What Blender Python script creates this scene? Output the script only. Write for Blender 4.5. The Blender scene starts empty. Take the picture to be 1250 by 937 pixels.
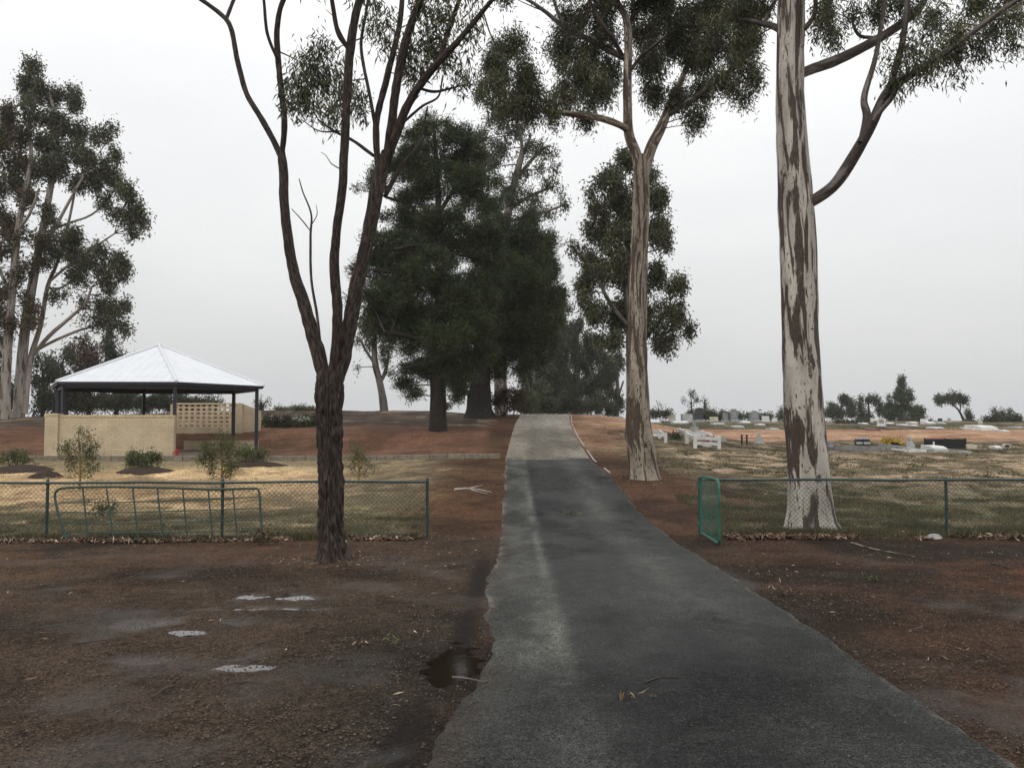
SKYK = 14.6; HAZE = 0.0004; DEN = True
import bpy, math, random
import numpy as np
from mathutils import Vector, Matrix
R = math.radians
rng = np.random.default_rng(11)
random.seed(5)
scene = bpy.context.scene
COL = scene.collection

# ------------------------------------------------------------------ camera
F, CX, CY, CH, HOR = 981.0, 625.0, 468.5, 1.6, 512.0
PITCH = math.atan((HOR - CY) / F)
sP, cP = math.sin(PITCH), math.cos(PITCH)
cam = bpy.data.cameras.new('camera'); camo = bpy.data.objects.new('camera', cam); COL.objects.link(camo)
cam.sensor_width = 36.0; cam.lens = 36.0 * F / 1250.0; cam.clip_start = 0.05; cam.clip_end = 3000
camo.location = (0, 0, CH); camo.rotation_euler = (R(90) + PITCH, 0, 0)
scene.camera = camo

def W(px, py, D):
    """point on the sight line of a photo pixel at forward distance D (metres)"""
    u = (px - CX) / F; v = (CY - py) / F
    t = D / (cP - v * sP)
    return np.array([t * u, D, CH + t * (sP + v * cP)])

# ------------------------------------------------------------------ noise
TAB = rng.random((256, 256))
def vnoise(x, y, per=256, seed=0):
    x = np.asarray(x, float) ; y = np.asarray(y, float)
    xi = np.floor(x).astype(int); yi = np.floor(y).astype(int)
    fx = x - xi; fy = y - yi
    fx = fx * fx * (3 - 2 * fx); fy = fy * fy * (3 - 2 * fy)
    x0 = (xi % per + seed * 37) % 256; x1 = ((xi + 1) % per + seed * 37) % 256
    y0 = (yi + seed * 91) % 256; y1 = (yi + 1 + seed * 91) % 256
    return (TAB[x0, y0] * (1 - fx) + TAB[x1, y0] * fx) * (1 - fy) + (TAB[x0, y1] * (1 - fx) + TAB[x1, y1] * fx) * fy
def fbm(x, y, oct=4, seed=0, rough=.5):
    a, s, t = 1.0, 0.0, 0.0
    for k in range(oct):
        s = s + a * vnoise(x * 2 ** k + 13.7 * k, y * 2 ** k - 7.1 * k, seed=seed + k); t += a; a *= rough
    return s / t
def S(a, b, v):
    t = np.clip((v - a) / (b - a), 0, 1); return t * t * (3 - 2 * t)
def mix(a, b, m):
    return a * (1 - m) + b * m

# ------------------------------------------------------------------ terrain
pr = lambda rows: ([d for d, _ in rows], [z for _, z in rows])
def zr(D, row): return CH - (row - HOR) / F * D
ROAD = pr([(-30, .15), (0, 0), (4, 0), (6, -.05), (9.7, -.15), (12.6, zr(12.6, 657)), (16, zr(16, 624)), (20.5, zr(20.5, 584)), (27, zr(27, 561)),
           (35, zr(35, 534)), (42, zr(42, 517)), (47, zr(47, 508)), (50, zr(50, 505.5)), (56, 1.93), (70, 1.6), (100, .3), (200, -2.5), (1500, -8)])
LEFT = pr([(-30, .15), (0, .0), (4, 0), (6, -.05), (9.7, -.12), (12.6, zr(12.6, 660)), (16, zr(16, 631)), (20, zr(20, 602)), (24, zr(24, 578)), (27.6, .22),
           (34, .38), (36.2, .95), (38, 1.12), (45, 1.62), (50, 2.12), (55, 2.2), (62, 2.1), (80, 1.4), (110, .3), (200, -2.5), (1500, -8)])
RIGHT = pr([(-30, .15), (0, .02), (4, .02), (6, -.03), (9.7, -.13), (12.6, zr(12.6, 658)), (16, zr(16, 625)), (20, zr(20, 598)), (27, zr(27, 568)), (35, zr(35, 549)),
            (45, zr(45, 535.5)), (60, zr(60, 523)), (80, zr(80, 515)), (100, zr(100, 513.5)), (150, 1.0), (300, 0), (1500, -8)])
def terr(x, y):
    x = np.asarray(x, float); y = np.asarray(y, float)
    zl = np.interp(y, *LEFT); zc = np.interp(y, *ROAD); zz = np.interp(y, *RIGHT)
    zl = zl - .45 * S(-16, -34, x) * S(38, 50, y)
    k = S(4, 14, x) * 1.0
    z = mix(zc, zz, k)
    z = mix(z, zl, S(-1.2, -6, x))
    # small bank beside the kerb of the memorial terrace, slight undulation
    z = z + .10 * (fbm(x * .23 + 5, y * .23, 2, 3) - .5) * S(5, 9, np.abs(x - 1.1)) * S(2, 30, y)
    return z
def tz(x, y): return float(terr(x, y))
def ground_px(px, D):
    x = (px - CX) / F * D
    return np.array([x, D, tz(x, D)])
def hit(px, row, dmax=110):
    """distance at which the ground under photo pixel (px,row) is met"""
    for D in np.arange(3, dmax, .1):
        p = W(px, row, D)
        if p[2] <= tz(p[0], D): return float(D)
    # over the crest: take the highest-looking line
    best = max(np.arange(45, dmax, 1.0), key=lambda D: (tz((px - CX) / F * D, D) - CH) / D)
    return float(best)
def gnd(px, row, dmax=110):
    D = hit(px, row, dmax); return ground_px(px, D)

# ------------------------------------------------------------------ mesh builder
class MB:
    def __init__(s): s.v = []; s.l = []; s.t = []; s.uv = []; s.m = []; s.n = 0; s.sm = []
    def add(s, verts, faces, uv=None, mat=0, smooth=False):
        verts = np.asarray(verts, float).reshape(-1, 3)
        if isinstance(faces, np.ndarray):
            nf, k = faces.shape; loops = faces.ravel() + s.n; tot = np.full(nf, k)
        else:
            tot = np.array([len(f) for f in faces]); loops = np.array([i for f in faces for i in f]) + s.n; nf = len(tot)
        s.v.append(verts); s.l.append(loops); s.t.append(tot)
        s.uv.append(np.zeros((len(loops), 2)) if uv is None else np.asarray(uv, float).reshape(-1, 2))
        s.m.append(np.full(nf, mat)); s.sm.append(np.full(nf, smooth)); s.n += len(verts)
    def mesh(s, name):
        v = np.concatenate(s.v); l = np.concatenate(s.l).astype(np.int32); t = np.concatenate(s.t).astype(np.int32)
        me = bpy.data.meshes.new(name)
        me.vertices.add(len(v)); me.vertices.foreach_set('co', v.ravel().astype(np.float32))
        me.loops.add(len(l)); me.loops.foreach_set('vertex_index', l)
        me.polygons.add(len(t)); me.polygons.foreach_set('loop_start', np.concatenate([[0], np.cumsum(t)[:-1]]).astype(np.int32))
        me.polygons.foreach_set('material_index', np.concatenate(s.m).astype(np.int32))
        me.polygons.foreach_set('use_smooth', np.concatenate(s.sm).astype(bool))
        uvl = me.uv_layers.new(name='UVMap'); uvl.data.foreach_set('uv', np.concatenate(s.uv).ravel().astype(np.float32))
        me.update(calc_edges=True); me.validate()
        return me
    def build(s, name, mats, parent=None, origin=None):
        if not isinstance(mats, (list, tuple)): mats = [mats]
        if origin is not None and parent is None:
            s.v = [a - np.asarray(origin) for a in s.v]
        me = s.mesh(name)
        for m in mats: me.materials.append(m)
        o = bpy.data.objects.new(name, me); COL.objects.link(o)
        if parent is not None:
            o.parent = parent
            o.matrix_parent_inverse = parent_inv(parent)
        elif origin is not None: o.location = origin
        return o
    # --- shapes
    def box(s, c, d, rz=0, mat=0, M=None, bev=0):
        x, y, z = d[0] / 2, d[1] / 2, d[2] / 2
        if bev > 0:
            b = bev; vs = []
            for sx in (-1, 1):
                for sy in (-1, 1):
                    for sz in (-1, 1):
                        vs += [(sx * (x - b), sy * (y - b), sz * z), (sx * (x - b), sy * y, sz * (z - b)), (sx * x, sy * (y - b), sz * (z - b))]
            import bmesh
            bm = bmesh.new(); [bm.verts.new(v) for v in vs]; bmesh.ops.convex_hull(bm, input=bm.verts)
            bm.verts.index_update(); V = np.array([v.co[:] for v in bm.verts]); Fc = [[v.index for v in f.verts] for f in bm.faces]; bm.free()
        else:
            V = np.array([(a, b, c_) for a in (-x, x) for b in (-y, y) for c_ in (-z, z)])
            Fc = [[0, 1, 3, 2], [4, 6, 7, 5], [0, 4, 5, 1], [2, 3, 7, 6], [0, 2, 6, 4], [1, 5, 7, 3]]
        if M is not None: V = V @ np.array(M).T
        if rz:
            ca, sa = math.cos(rz), math.sin(rz); V = np.stack([V[:, 0] * ca - V[:, 1] * sa, V[:, 0] * sa + V[:, 1] * ca, V[:, 2]], 1)
        s.add(V + np.asarray(c), Fc, mat=mat)
    def bar(s, a, b, w, h=None, mat=0):
        """rectangular bar from a to b"""
        a = np.asarray(a, float); b = np.asarray(b, float); h = h or w
        d = b - a; L = np.linalg.norm(d); d = d / L
        up = np.array([0, 0, 1.]) if abs(d[2]) < .9 else np.array([0, 1., 0])
        x = np.cross(d, up); x /= np.linalg.norm(x); y = np.cross(x, d)
        V = [p + x * i * w / 2 + y * j * h / 2 for p in (a, b) for i, j in ((-1, -1), (1, -1), (1, 1), (-1, 1))]
        s.add(V, [[0, 1, 2, 3], [7, 6, 5, 4], [0, 4, 5, 1], [1, 5, 6, 2], [2, 6, 7, 3], [3, 7, 4, 0]], mat=mat)
    def tube(s, P, Rd, sides=8, mat=0, disp=None, cap=True, smooth=True):
        P = np.asarray(P, float); n = len(P); Rd = np.broadcast_to(Rd, (n,)).astype(float)
        T = np.gradient(P, axis=0); T /= np.linalg.norm(T, axis=1)[:, None] + 1e-9
        ref = np.array([0, 1., 0])
        x = np.cross(T, ref); nx = np.linalg.norm(x, axis=1); x[nx < .05] = [1, 0, 0]; x /= np.linalg.norm(x, axis=1)[:, None]
        y = np.cross(T, x)
        th = np.arange(sides) / sides * 2 * math.pi + (math.pi / 2)
        # start the seam on the side away from the road's viewer (+Y)
        ca, sa = np.cos(th), np.sin(th)
        rad = np.repeat(Rd[:, None], sides, 1)
        ln = np.concatenate([[0], np.cumsum(np.linalg.norm(np.diff(P, axis=0), axis=1))])
        if disp is not None: rad = rad * disp(np.arange(sides) / sides, ln, Rd)
        V = P[:, None, :] + rad[..., None] * (x[:, None, :] * ca[None, :, None] + y[:, None, :] * sa[None, :, None])
        i = np.arange(n - 1)[:, None]; j = np.arange(sides)[None, :]
        a = i * sides + j; b = i * sides + (j + 1) % sides
        Fq = np.stack([a, b, b + sides, a + sides], -1).reshape(-1, 4)
        u0 = (j / sides + 0 * i) ; u1 = ((j + 1) / sides + 0 * i)
        circ = (Rd * 2 * math.pi)
        v0 = ln[:-1][:, None] + 0 * j; v1 = ln[1:][:, None] + 0 * j
        cm = circ.max()
        uv = np.stack([np.stack([u0 * cm, v0], -1), np.stack([u1 * cm, v0], -1), np.stack([u1 * cm, v1], -1), np.stack([u0 * cm, v1], -1)], 2).reshape(-1, 2)
        s.add(V.reshape(-1, 3), Fq, uv=uv, mat=mat, smooth=smooth)
        if cap:
            s.add(V[0], [list(range(sides))[::-1]], mat=mat); s.add(V[-1], [list(range(sides))], mat=mat)
    def extrude(s, prof, c, th, rz=0, mat=0, tilt=0):
        """2D outline (x,z) given thickness th along y"""
        n = len(prof); V = [(x, -th / 2, z) for x, z in prof] + [(x, th / 2, z) for x, z in prof]
        V = np.array(V, float)
        if tilt: ct, st = math.cos(tilt), math.sin(tilt); V = np.stack([V[:, 0], V[:, 1] * ct + V[:, 2] * st, V[:, 2] * ct - V[:, 1] * st], 1)
        ca, sa = math.cos(rz), math.sin(rz); V = np.stack([V[:, 0] * ca - V[:, 1] * sa, V[:, 0] * sa + V[:, 1] * ca, V[:, 2]], 1)
        s.add(V + np.asarray(c), [list(range(n)), list(range(2 * n - 1, n - 1, -1))] + [[i, i + n, (i + 1) % n + n, (i + 1) % n] for i in range(n)], mat=mat)

def parent_inv(p):
    return Matrix.LocRotScale(p.location, p.rotation_euler, p.scale).inverted()
def spline(P, step):
    """Catmull-Rom through rows of P (any number of columns), resampled"""
    P = np.asarray(P, float); n = len(P)
    Q = np.vstack([2 * P[0] - P[1], P, 2 * P[-1] - P[-2]]); out = []
    for i in range(1, n):
        p0, p1, p2, p3 = Q[i - 1], Q[i], Q[i + 1], Q[i + 2]
        k = max(2, int(np.linalg.norm((p2 - p1)[:3]) / step))
        t = (np.arange(k) / k)[:, None]
        out.append(.5 * ((2 * p1) + (-p0 + p2) * t + (2 * p0 - 5 * p1 + 4 * p2 - p3) * t ** 2 + (-p0 + 3 * p1 - 3 * p2 + p3) * t ** 3))
    out.append(P[-1:]); return np.vstack(out)

def tag(o, label=None, cat=None, group=None, kind=None):
    if label: o['label'] = label
    if cat: o['category'] = cat
    if group: o['group'] = group
    if kind: o['kind'] = kind
    return o
def thing(name, label, cat, loc, group=None):
    o = bpy.data.objects.new(name, None); COL.objects.link(o); o.location = tuple(float(a) for a in loc)
    o.empty_display_size = .2
    return tag(o, label, cat, group)

# ------------------------------------------------------------------ materials
class NT:
    def __init__(s, name):
        s.m = bpy.data.materials.new(name); s.m.use_nodes = True; s.t = s.m.node_tree; s.b = s.t.nodes['Principled BSDF']
    def n(s, kind, **k):
        nd = s.t.nodes.new('ShaderNode' + kind)
        for a, b in k.items():
            if a in nd.inputs: nd.inputs[a].default_value = b
            else: setattr(nd, a, b)
        return nd
    def l(s, a, b): s.t.links.new(a, b); return s
    def coord(s, kind='Object', scale=(1, 1, 1)):
        tc = s.n('TexCoord'); mp = s.n('Mapping'); mp.inputs['Scale'].default_value = scale
        s.l(tc.outputs[kind], mp.inputs['Vector']); return mp.outputs[0]
    def noise(s, vec, scale, detail=4, rough=.55, dist=0):
        nd = s.n('TexNoise'); nd.inputs['Scale'].default_value = scale; nd.inputs['Detail'].default_value = detail
        nd.inputs['Roughness'].default_value = rough; nd.inputs['Distortion'].default_value = dist
        s.l(vec, nd.inputs['Vector']); return nd.outputs['Fac']
    def ramp(s, fac, stops):
        nd = s.n('ValToRGB'); el = nd.color_ramp.elements
        while len(el) < len(stops): el.new(.5)
        for e, (p, c) in zip(el, stops):
            e.position = p; e.color = tuple(c) + (1,) if hasattr(c, '__len__') else (c, c, c, 1)
        s.l(fac, nd.inputs[0]); return nd.outputs[0]
    def mixc(s, fac, a, b, mode='MIX'):
        nd = s.n('Mix', data_type='RGBA', blend_type=mode)
        for sock, val in ((nd.inputs[0], fac), (nd.inputs[6], a), (nd.inputs[7], b)):
            if hasattr(val, 'links') or hasattr(val, 'is_output'): s.l(val, sock)
            else: sock.default_value = (tuple(val) + (1,)) if hasattr(val, '__len__') else val
        return nd.outputs[2]
    def bump(s, h, dist, strength=1.0):
        nd = s.n('Bump'); nd.inputs['Distance'].default_value = dist; nd.inputs['Strength'].default_value = strength
        s.l(h, nd.inputs['Height']); s.l(nd.outputs[0], s.b.inputs['Normal']); return nd
    def out(s, col=None, rough=None, spec=.3, metal=0):
        if col is not None:
            if hasattr(col, 'is_output'): s.l(col, s.b.inputs['Base Color'])
            else: s.b.inputs['Base Color'].default_value = tuple(col) + (1,)
        if rough is not None:
            if hasattr(rough, 'is_output'): s.l(rough, s.b.inputs['Roughness'])
            else: s.b.inputs['Roughness'].default_value = rough
        s.b.inputs['Specular IOR Level'].default_value = spec; s.b.inputs['Metallic'].default_value = metal
        return s.m

def plain(name, c, rough=.7, spec=.3, var=.25, scale=6, bump=0, metal=0):
    n = NT(name); v = n.coord('Object')
    f = n.noise(v, scale, 5)
    a = [x * (1 - var) for x in c]; b = [min(1, x * (1 + var)) for x in c]
    col = n.ramp(f, [(.3, a), (.7, b)])
    if bump: n.bump(n.noise(v, scale * 6, 4), bump)
    return n.out(col, rough, spec, metal)
def leafmat(name, dark, light, warm=None, scale=.9, transl=.25):
    n = NT(name); g = n.n('NewGeometry'); v = n.coord('Object')
    c = n.ramp(g.outputs['Random Per Island'], [(0, dark), (.75, light), (1, warm or light)])
    big = n.ramp(n.noise(v, scale, 3), [(.35, .62), (.65, 1.25)])
    col = n.mixc(1.0, c, big, 'MULTIPLY')
    n.out(col, .55, .2)
    tr = n.n('BsdfTranslucent'); n.l(col, tr.inputs[0]); mx = n.n('MixShader'); mx.inputs[0].default_value = transl
    n.l(n.b.outputs[0], mx.inputs[1]); n.l(tr.outputs[0], mx.inputs[2])
    n.l(mx.outputs[0], n.t.nodes['Material Output'].inputs['Surface'])
    return n.m
def bark_rough(name, c0, c1, c2, damp=.5):
    n = NT(name); v = n.coord('UV', (1, .24, 1)); v2 = n.coord('UV', (1, .45, 1))
    f1 = n.noise(v, 30, 8, .72, .5); f2 = n.noise(v2, 6, 4)
    col = n.ramp(f1, [(.40, c0), (.50, c1), (.64, c2)])
    col = n.mixc(1.0, col, n.ramp(f2, [(.3, .7), (.7, 1.25)]), 'MULTIPLY')
    n.bump(f1, .045, 1)
    return n.out(col, .75, .25)
def bark_gum(name, pale, grey, brown, dark, thr=.5, lim=.6, osc=(1, .22, 1)):
    """smooth pale gum bark with long strips of brown bark still hanging on"""
    n = NT(name); v = n.coord('UV', osc); v2 = n.coord('UV', (1, .35, 1)); v3 = n.coord('UV'); v5 = n.coord('UV', (1, .5, 1))
    strip = n.noise(v, 4.2, 7, .60, .7)
    fleck = n.noise(v5, 15, 6, .62, .4)
    base = n.mixc(n.ramp(n.noise(v2, 3.0, 4), [(.35, 0), (.65, 1)]), pale, grey)
    bark = n.mixc(n.ramp(n.noise(v, 40, 4), [(.35, 0), (.65, 1)]), dark, brown)
    m1 = n.ramp(strip, [(thr - .022, 0), (thr + .022, 1)])
    m2 = n.ramp(fleck, [(lim, 0), (lim + .045, 1)])
    mm = n.n('Math', operation='MAXIMUM'); n.l(m1, mm.inputs[0]); n.l(m2, mm.inputs[1])
    col = n.mixc(mm.outputs[0], base, bark)
    col = n.mixc(1.0, col, n.ramp(n.noise(v3, 50, 6, .7), [(.38, .68), (.62, 1.2)]), 'MULTIPLY')
    col = n.mixc(1.0, col, n.ramp(n.noise(v, 2.2, 4), [(.35, .75), (.65, 1.15)]), 'MULTIPLY')
    add = n.n('Math', operation='MULTIPLY_ADD'); n.l(n.noise(v, 60, 4), add.inputs[0]); add.inputs[1].default_value = .35; n.l(mm.outputs[0], add.inputs[2])
    n.bump(add.outputs[0], .014, .8)
    return n.out(col, .62, .3)

M = {}
M['bark_dark'] = bark_rough('dark_rough_bark', (.010, .007, .006), (.048, .034, .027), (.115, .088, .070))
M['bark_pine'] = bark_rough('pine_bark', (.008, .006, .005), (.026, .020, .017), (.055, .045, .038))
M['bark_gum'] = bark_gum('pale_gum_bark', (.55, .51, .445), (.35, .315, .265), (.095, .066, .048), (.030, .022, .017), .515, .605)
M['bark_gum2'] = bark_gum('cream_gum_bark', (.39, .335, .26), (.23, .19, .145), (.115, .078, .052), (.03, .021, .016), .505, .565)
M['bark_gum3'] = bark_gum('smooth_grey_gum_bark', (.21, .185, .16), (.12, .105, .09), (.07, .052, .042), (.035, .028, .022), .54, .6)
M['bark_limb'] = bark_gum('weathered_limb_bark', (.20, .175, .155), (.12, .10, .09), (.08, .058, .048), (.035, .027, .023), .47, .6)
M['bark_gum4'] = bark_gum('pale_distant_gum_bark', (.40, .36, .31), (.26, .23, .20), (.12, .09, .07), (.06, .045, .035), .56, .62)
M['twig'] = plain('twig_bark', (.055, .042, .035), .8)
M['leaf_gum'] = leafmat('gum_leaf', (.046, .054, .031), (.115, .125, .072), (.24, .21, .11))
M['leaf_gum_l'] = leafmat('grey_green_gum_leaf', (.052, .066, .042), (.12, .14, .085), (.15, .13, .07))
M['leaf_warm'] = leafmat('bronze_gum_leaf', (.046, .045, .026), (.105, .095, .052), (.24, .13, .06), .6)
M['leaf_pine'] = leafmat('pine_needle', (.023, .035, .014), (.062, .086, .033), (.12, .11, .05), .7, .1)
M['leaf_far'] = leafmat('distant_leaf', (.040, .050, .032), (.090, .102, .062), (.10, .09, .05), .3)
M['leaf_shrub'] = leafmat('shrub_leaf', (.05, .065, .03), (.13, .15, .07), (.22, .19, .08), 3)
M['leaf_brown'] = leafmat('dry_bush_leaf', (.05, .035, .022), (.11, .08, .045), (.16, .10, .05), 1)

# ------------------------------------------------------------------ trees
def furrow(amp, ka, kl, seed=0, flare=None, sharp=1.0):
    def f(t, ln, Rd):
        a, h = np.meshgrid(t, ln)
        n1 = vnoise(a * ka, h * kl, per=ka, seed=seed); n2 = vnoise(a * ka * 2, h * kl * 2.2, per=ka * 2, seed=seed + 3)
        n3 = vnoise(a * 5, h * .9, per=5, seed=seed + 6)
        rd = np.abs(n1 - .5) * 2
        d = 1 + amp * (rd ** sharp - .5) + amp * .6 * (n2 - .5) + .10 * (n3 - .5)
        if flare:
            k, hh, fs = flare
            lob = .55 + .9 * vnoise(a * fs, h * .3, per=fs, seed=seed + 9)
            d = d + k * np.exp(-h / hh) * lob
        return d
    return f

def leaves(mb, C, n_each, spread, L, Wd, droop, mat, outward=None, gr=None):
    """n_each leaves round each spray centre C; a leaf is one pointed blade"""
    gr = gr or rng
    N = len(C) * n_each
    c = np.repeat(C, n_each, 0)
    off = gr.normal(size=(N, 3)) * spread * (np.array([.72, .72, 1.25]) if droop > .4 else 1.0)
    p = c + off
    d = gr.normal(size=(N, 3)); d /= np.linalg.norm(d, axis=1)[:, None]
    if outward is not None: d = d + np.repeat(outward, n_each, 0) * .8
    d[:, 2] -= droop; d /= np.linalg.norm(d, axis=1)[:, None]
    s = np.cross(d, gr.normal(size=(N, 3))); s /= np.linalg.norm(s, axis=1)[:, None] + 1e-9
    l = L * gr.uniform(.5, 1.4, N)[:, None]; w = Wd * gr.uniform(.7, 1.3, N)[:, None]
    bend = np.cross(d, s) * l * .10
    V = np.stack([p, p + d * l * .4 + s * w / 2 + bend, p + d * l, p + d * l * .45 - s * w / 2 + bend], 1).reshape(-1, 3)
    mb.add(V, np.arange(N * 4).reshape(-1, 4), mat=mat)

def curve3(a, b, sag, n=7, wob=.05):
    t = np.linspace(0, 1, n)[:, None]
    m = (a + b) / 2 + np.array([0, 0, sag]) + rng.normal(size=3) * wob * np.linalg.norm(b - a)
    return (1 - t) ** 2 * a + 2 * t * (1 - t) * m + t ** 2 * b

DENS = 1.75
def crown(parent, limbs, blobs, D, leaf='leaf_gum', L=.12, Wd=.03, dens=1.0, droop=.7, style='gum', spread=None, twigr=.010, nsp=16, connect=True, tw_mat='twig', name='crown', core=.35, join_r=.3):
    """blobs: (px,py,rx_px,ry_px,depth offset) -> leaf sprays on twigs joined to the nearest limb"""
    mb = MB(); bark = limbs if limbs is not None and len(limbs) else None
    allC = []
    for bl in blobs:
        px, py, rx, ry = bl[:4]; off = bl[4] if len(bl) > 4 else rng.uniform(-.6, .6) * rx * D / F
        k = bl[5] if len(bl) > 5 else 1.0
        Dd = D + off; c = W(px, py, Dd); RX = rx * Dd / F; RY = ry * Dd / F
        area = math.pi * RX * RY
        ns = max(3, int(DENS * dens * k * area * 1.6 / (L * Wd * .5 * .5 * nsp)))
        u = rng.normal(size=(ns, 3)); u /= np.linalg.norm(u, axis=1)[:, None]
        r = rng.random(ns)[:, None] ** core
        P = u * r * np.array([RX, RX * .85, RY])
        # break the blob up into clusters
        RYb = RY; nc = max(5, int(ns / (26 if style == 'gum' else 18))); cc = rng.normal(size=(nc, 3)); cc /= np.linalg.norm(cc, axis=1)[:, None]
        cc = cc * (rng.random(nc)[:, None] ** .4) * np.array([RX, RX * .85, RY]); idx = rng.integers(0, nc, ns)
        P = P * .24 + cc[idx] * .78 + rng.normal(size=(ns, 3)) * np.array([RX, RX, RY * .8]) * .105
        st_ = rng.random(ns) < .07; P[st_] *= rng.uniform(1.0, 1.32, (int(st_.sum()), 1))
        P = P + c
        sp = spread or L * 1.0
        outw = (P - c); outw /= np.linalg.norm(outw, axis=1)[:, None] + 1e-6
        if style == 'pine': leaves(mb, P, nsp, sp * .55, L, Wd, -.35, 0, outw)
        else: leaves(mb, P, nsp, sp, L, Wd, droop, 0)
        # twigs
        hub = c - np.array([0, 0, RY * .35])
        if bark is not None and connect:
            dd = bark[:, :3] - c; sc = np.linalg.norm(dd, axis=1) + np.maximum(dd[:, 2], 0) * 2.0
            j = int(np.argmin(sc)); a = bark[j, :3]; rr = min(bark[j, 3] * .6, twigr * 1.2 + np.linalg.norm(a - hub) * .009)
            Q = curve3(a, hub, .06 * np.linalg.norm(a - hub), 8)
            mb.tube(Q, np.linspace(rr, twigr * .9, 8), 5, 1, cap=False)
        kk = min(nc, 9)
        for q in range(kk):
            e = c + cc[q] * .8
            mb.tube(curve3(hub, e, .0, 5, .12), np.linspace(twigr * .8, twigr * .3, 5), 3, 1, cap=False)
    return mb.build(name, [M[leaf], M[tw_mat]], parent)

def limb_pts(D, pts, o0=0, o1=0):
    n = len(pts); arr = np.array([list(W(p[0], p[1], D + o0 + (o1 - o0) * i / (n - 1))) + [p[2] * D / F] for i, p in enumerate(pts)])
    return arr
def tree(name, label, D, trunk, limbs, blobs, bark='bark_gum', limbbark=None, leaf='leaf_gum', group=None, sides=24, step=.12, disp=None, ldisp=None, base_px=None, cat='tree', minr=0, tk=.95, lk=.86, **kw):
    """trunk / limbs are polylines of (px,py,radius px); limbs = (points, depth offset at start, at end)"""
    trunk = [(a, b, c * tk) for a, b, c in trunk]; limbs = [([(a, b, c * lk) for a, b, c in l_[0]], *l_[1:]) for l_ in limbs]
    T = limb_pts(D, trunk)
    g = tz(T[0, 0], D); T[0, 2] = g - .12
    root = thing(name, label, cat, (T[0, 0], D, g), group)
    A = spline(T, step); mb = MB(); mb.tube(A[:, :3], A[:, 3], sides, 0, disp)
    mb.build('trunk', M[bark], root)
    allp = [A]
    for lb in limbs:
        pts, o0, o1 = lb[:3]
        B = spline(limb_pts(D, pts, o0, o1), step); B[:, 3] = np.maximum(B[:, 3], minr) * (.78 + .22 * np.clip(np.arange(len(B)) / (len(B) * .15 + 1), 0, 1))
        mb = MB(); sd = max(6, sides // 2) if B[0, 3] > .03 else 6
        mb.tube(B[:, :3], B[:, 3], sd, 0, ldisp, cap=False)
        mb.build('branch', M[lb[3] if len(lb) > 3 else (limbbark or bark)], root); allp.append(B)
    if blobs: crown(root, np.vstack(allp), blobs, D, leaf=leaf, **kw)
    return root
# ------------------------------------------------------------------ sky and light
w = bpy.data.worlds.new('World'); scene.world = w; w.use_nodes = True
nt = w.node_tree; bg = nt.nodes['Background']; N = nt.nodes.new
sky = N('ShaderNodeTexSky'); sky.sky_type = 'NISHITA'; sky.sun_disc = False
sky.sun_elevation = R(38); sky.sun_rotation = R(200); sky.air_density = 1.5; sky.dust_density = 4
tc = N('ShaderNodeTexCoord'); sx = N('ShaderNodeSeparateXYZ'); nt.links.new(tc.outputs['Generated'], sx.inputs[0])
rp = N('ShaderNodeValToRGB'); nt.links.new(sx.outputs['Z'], rp.inputs[0])
el = rp.color_ramp.elements; el[0].position = 0.0; el[0].color = (.425, .432, .438, 1); el[1].position = 1; el[1].color = (1, 1, 1, 1)
for p, c in ((.10, (.478, .483, .487)), (.22, (.580, .584, .586)), (.36, (.665, .667, .667)), (.5, (.74, .74, .74)), (.75, (.87, .87, .87))):
    e = el.new(p); e.color = c + (1,)
mp = N('ShaderNodeMapping'); mp.inputs['Scale'].default_value = (1, 1, 2.6); nt.links.new(tc.outputs['Generated'], mp.inputs[0])
nz = N('ShaderNodeTexNoise'); nz.inputs['Scale'].default_value = 2.1; nz.inputs['Detail'].default_value = 5; nz.inputs['Roughness'].default_value = .5; nt.links.new(mp.outputs[0], nz.inputs['Vector'])
r2 = N('ShaderNodeValToRGB'); nt.links.new(nz.outputs['Fac'], r2.inputs[0])
r2.color_ramp.elements[0].position = .3; r2.color_ramp.elements[0].color = (.93, .935, .945, 1); r2.color_ramp.elements[1].position = .7; r2.color_ramp.elements[1].color = (1.06, 1.05, 1.04, 1)
mx = N('ShaderNodeMix'); mx.data_type = 'RGBA'; mx.blend_type = 'MULTIPLY'; mx.inputs[0].default_value = 1
nt.links.new(rp.outputs[0], mx.inputs[6]); nt.links.new(r2.outputs[0], mx.inputs[7])
sc = N('ShaderNodeMix'); sc.data_type = 'RGBA'; sc.blend_type = 'MULTIPLY'; sc.inputs[0].default_value = 1; sc.clamp_result = False
nt.links.new(mx.outputs[2], sc.inputs[6]); sc.inputs[7].default_value = (SKYK, SKYK, SKYK, 1)
fin = N('ShaderNodeMix'); fin.data_type = 'RGBA'; fin.inputs[0].default_value = .94; nt.links.new(sky.outputs[0], fin.inputs[6]); nt.links.new(sc.outputs[2], fin.inputs[7])
nt.links.new(fin.outputs[2], bg.inputs[0]); bg.inputs[1].default_value = .1
sun = bpy.data.lights.new('sun', 'SUN'); sun.energy = .5; sun.angle = R(25); sun.color = (1, .97, .93)
so = bpy.data.objects.new('sun', sun); COL.objects.link(so)
az = R(200); eln = R(38)   # sky rotation: 0 = +Y, clockwise seen from above
sd = Vector((math.sin(az) * math.cos(eln), math.cos(az) * math.cos(eln), math.sin(eln)))
so.rotation_euler = sd.to_track_quat('Z', 'Y').to_euler(); so.location = (0, 0, 30)
vs = scene.view_settings; vs.view_transform = 'Standard'; vs.look = 'None'; vs.exposure = .12; vs.gamma = 1; vs.use_curve_mapping = False

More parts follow.
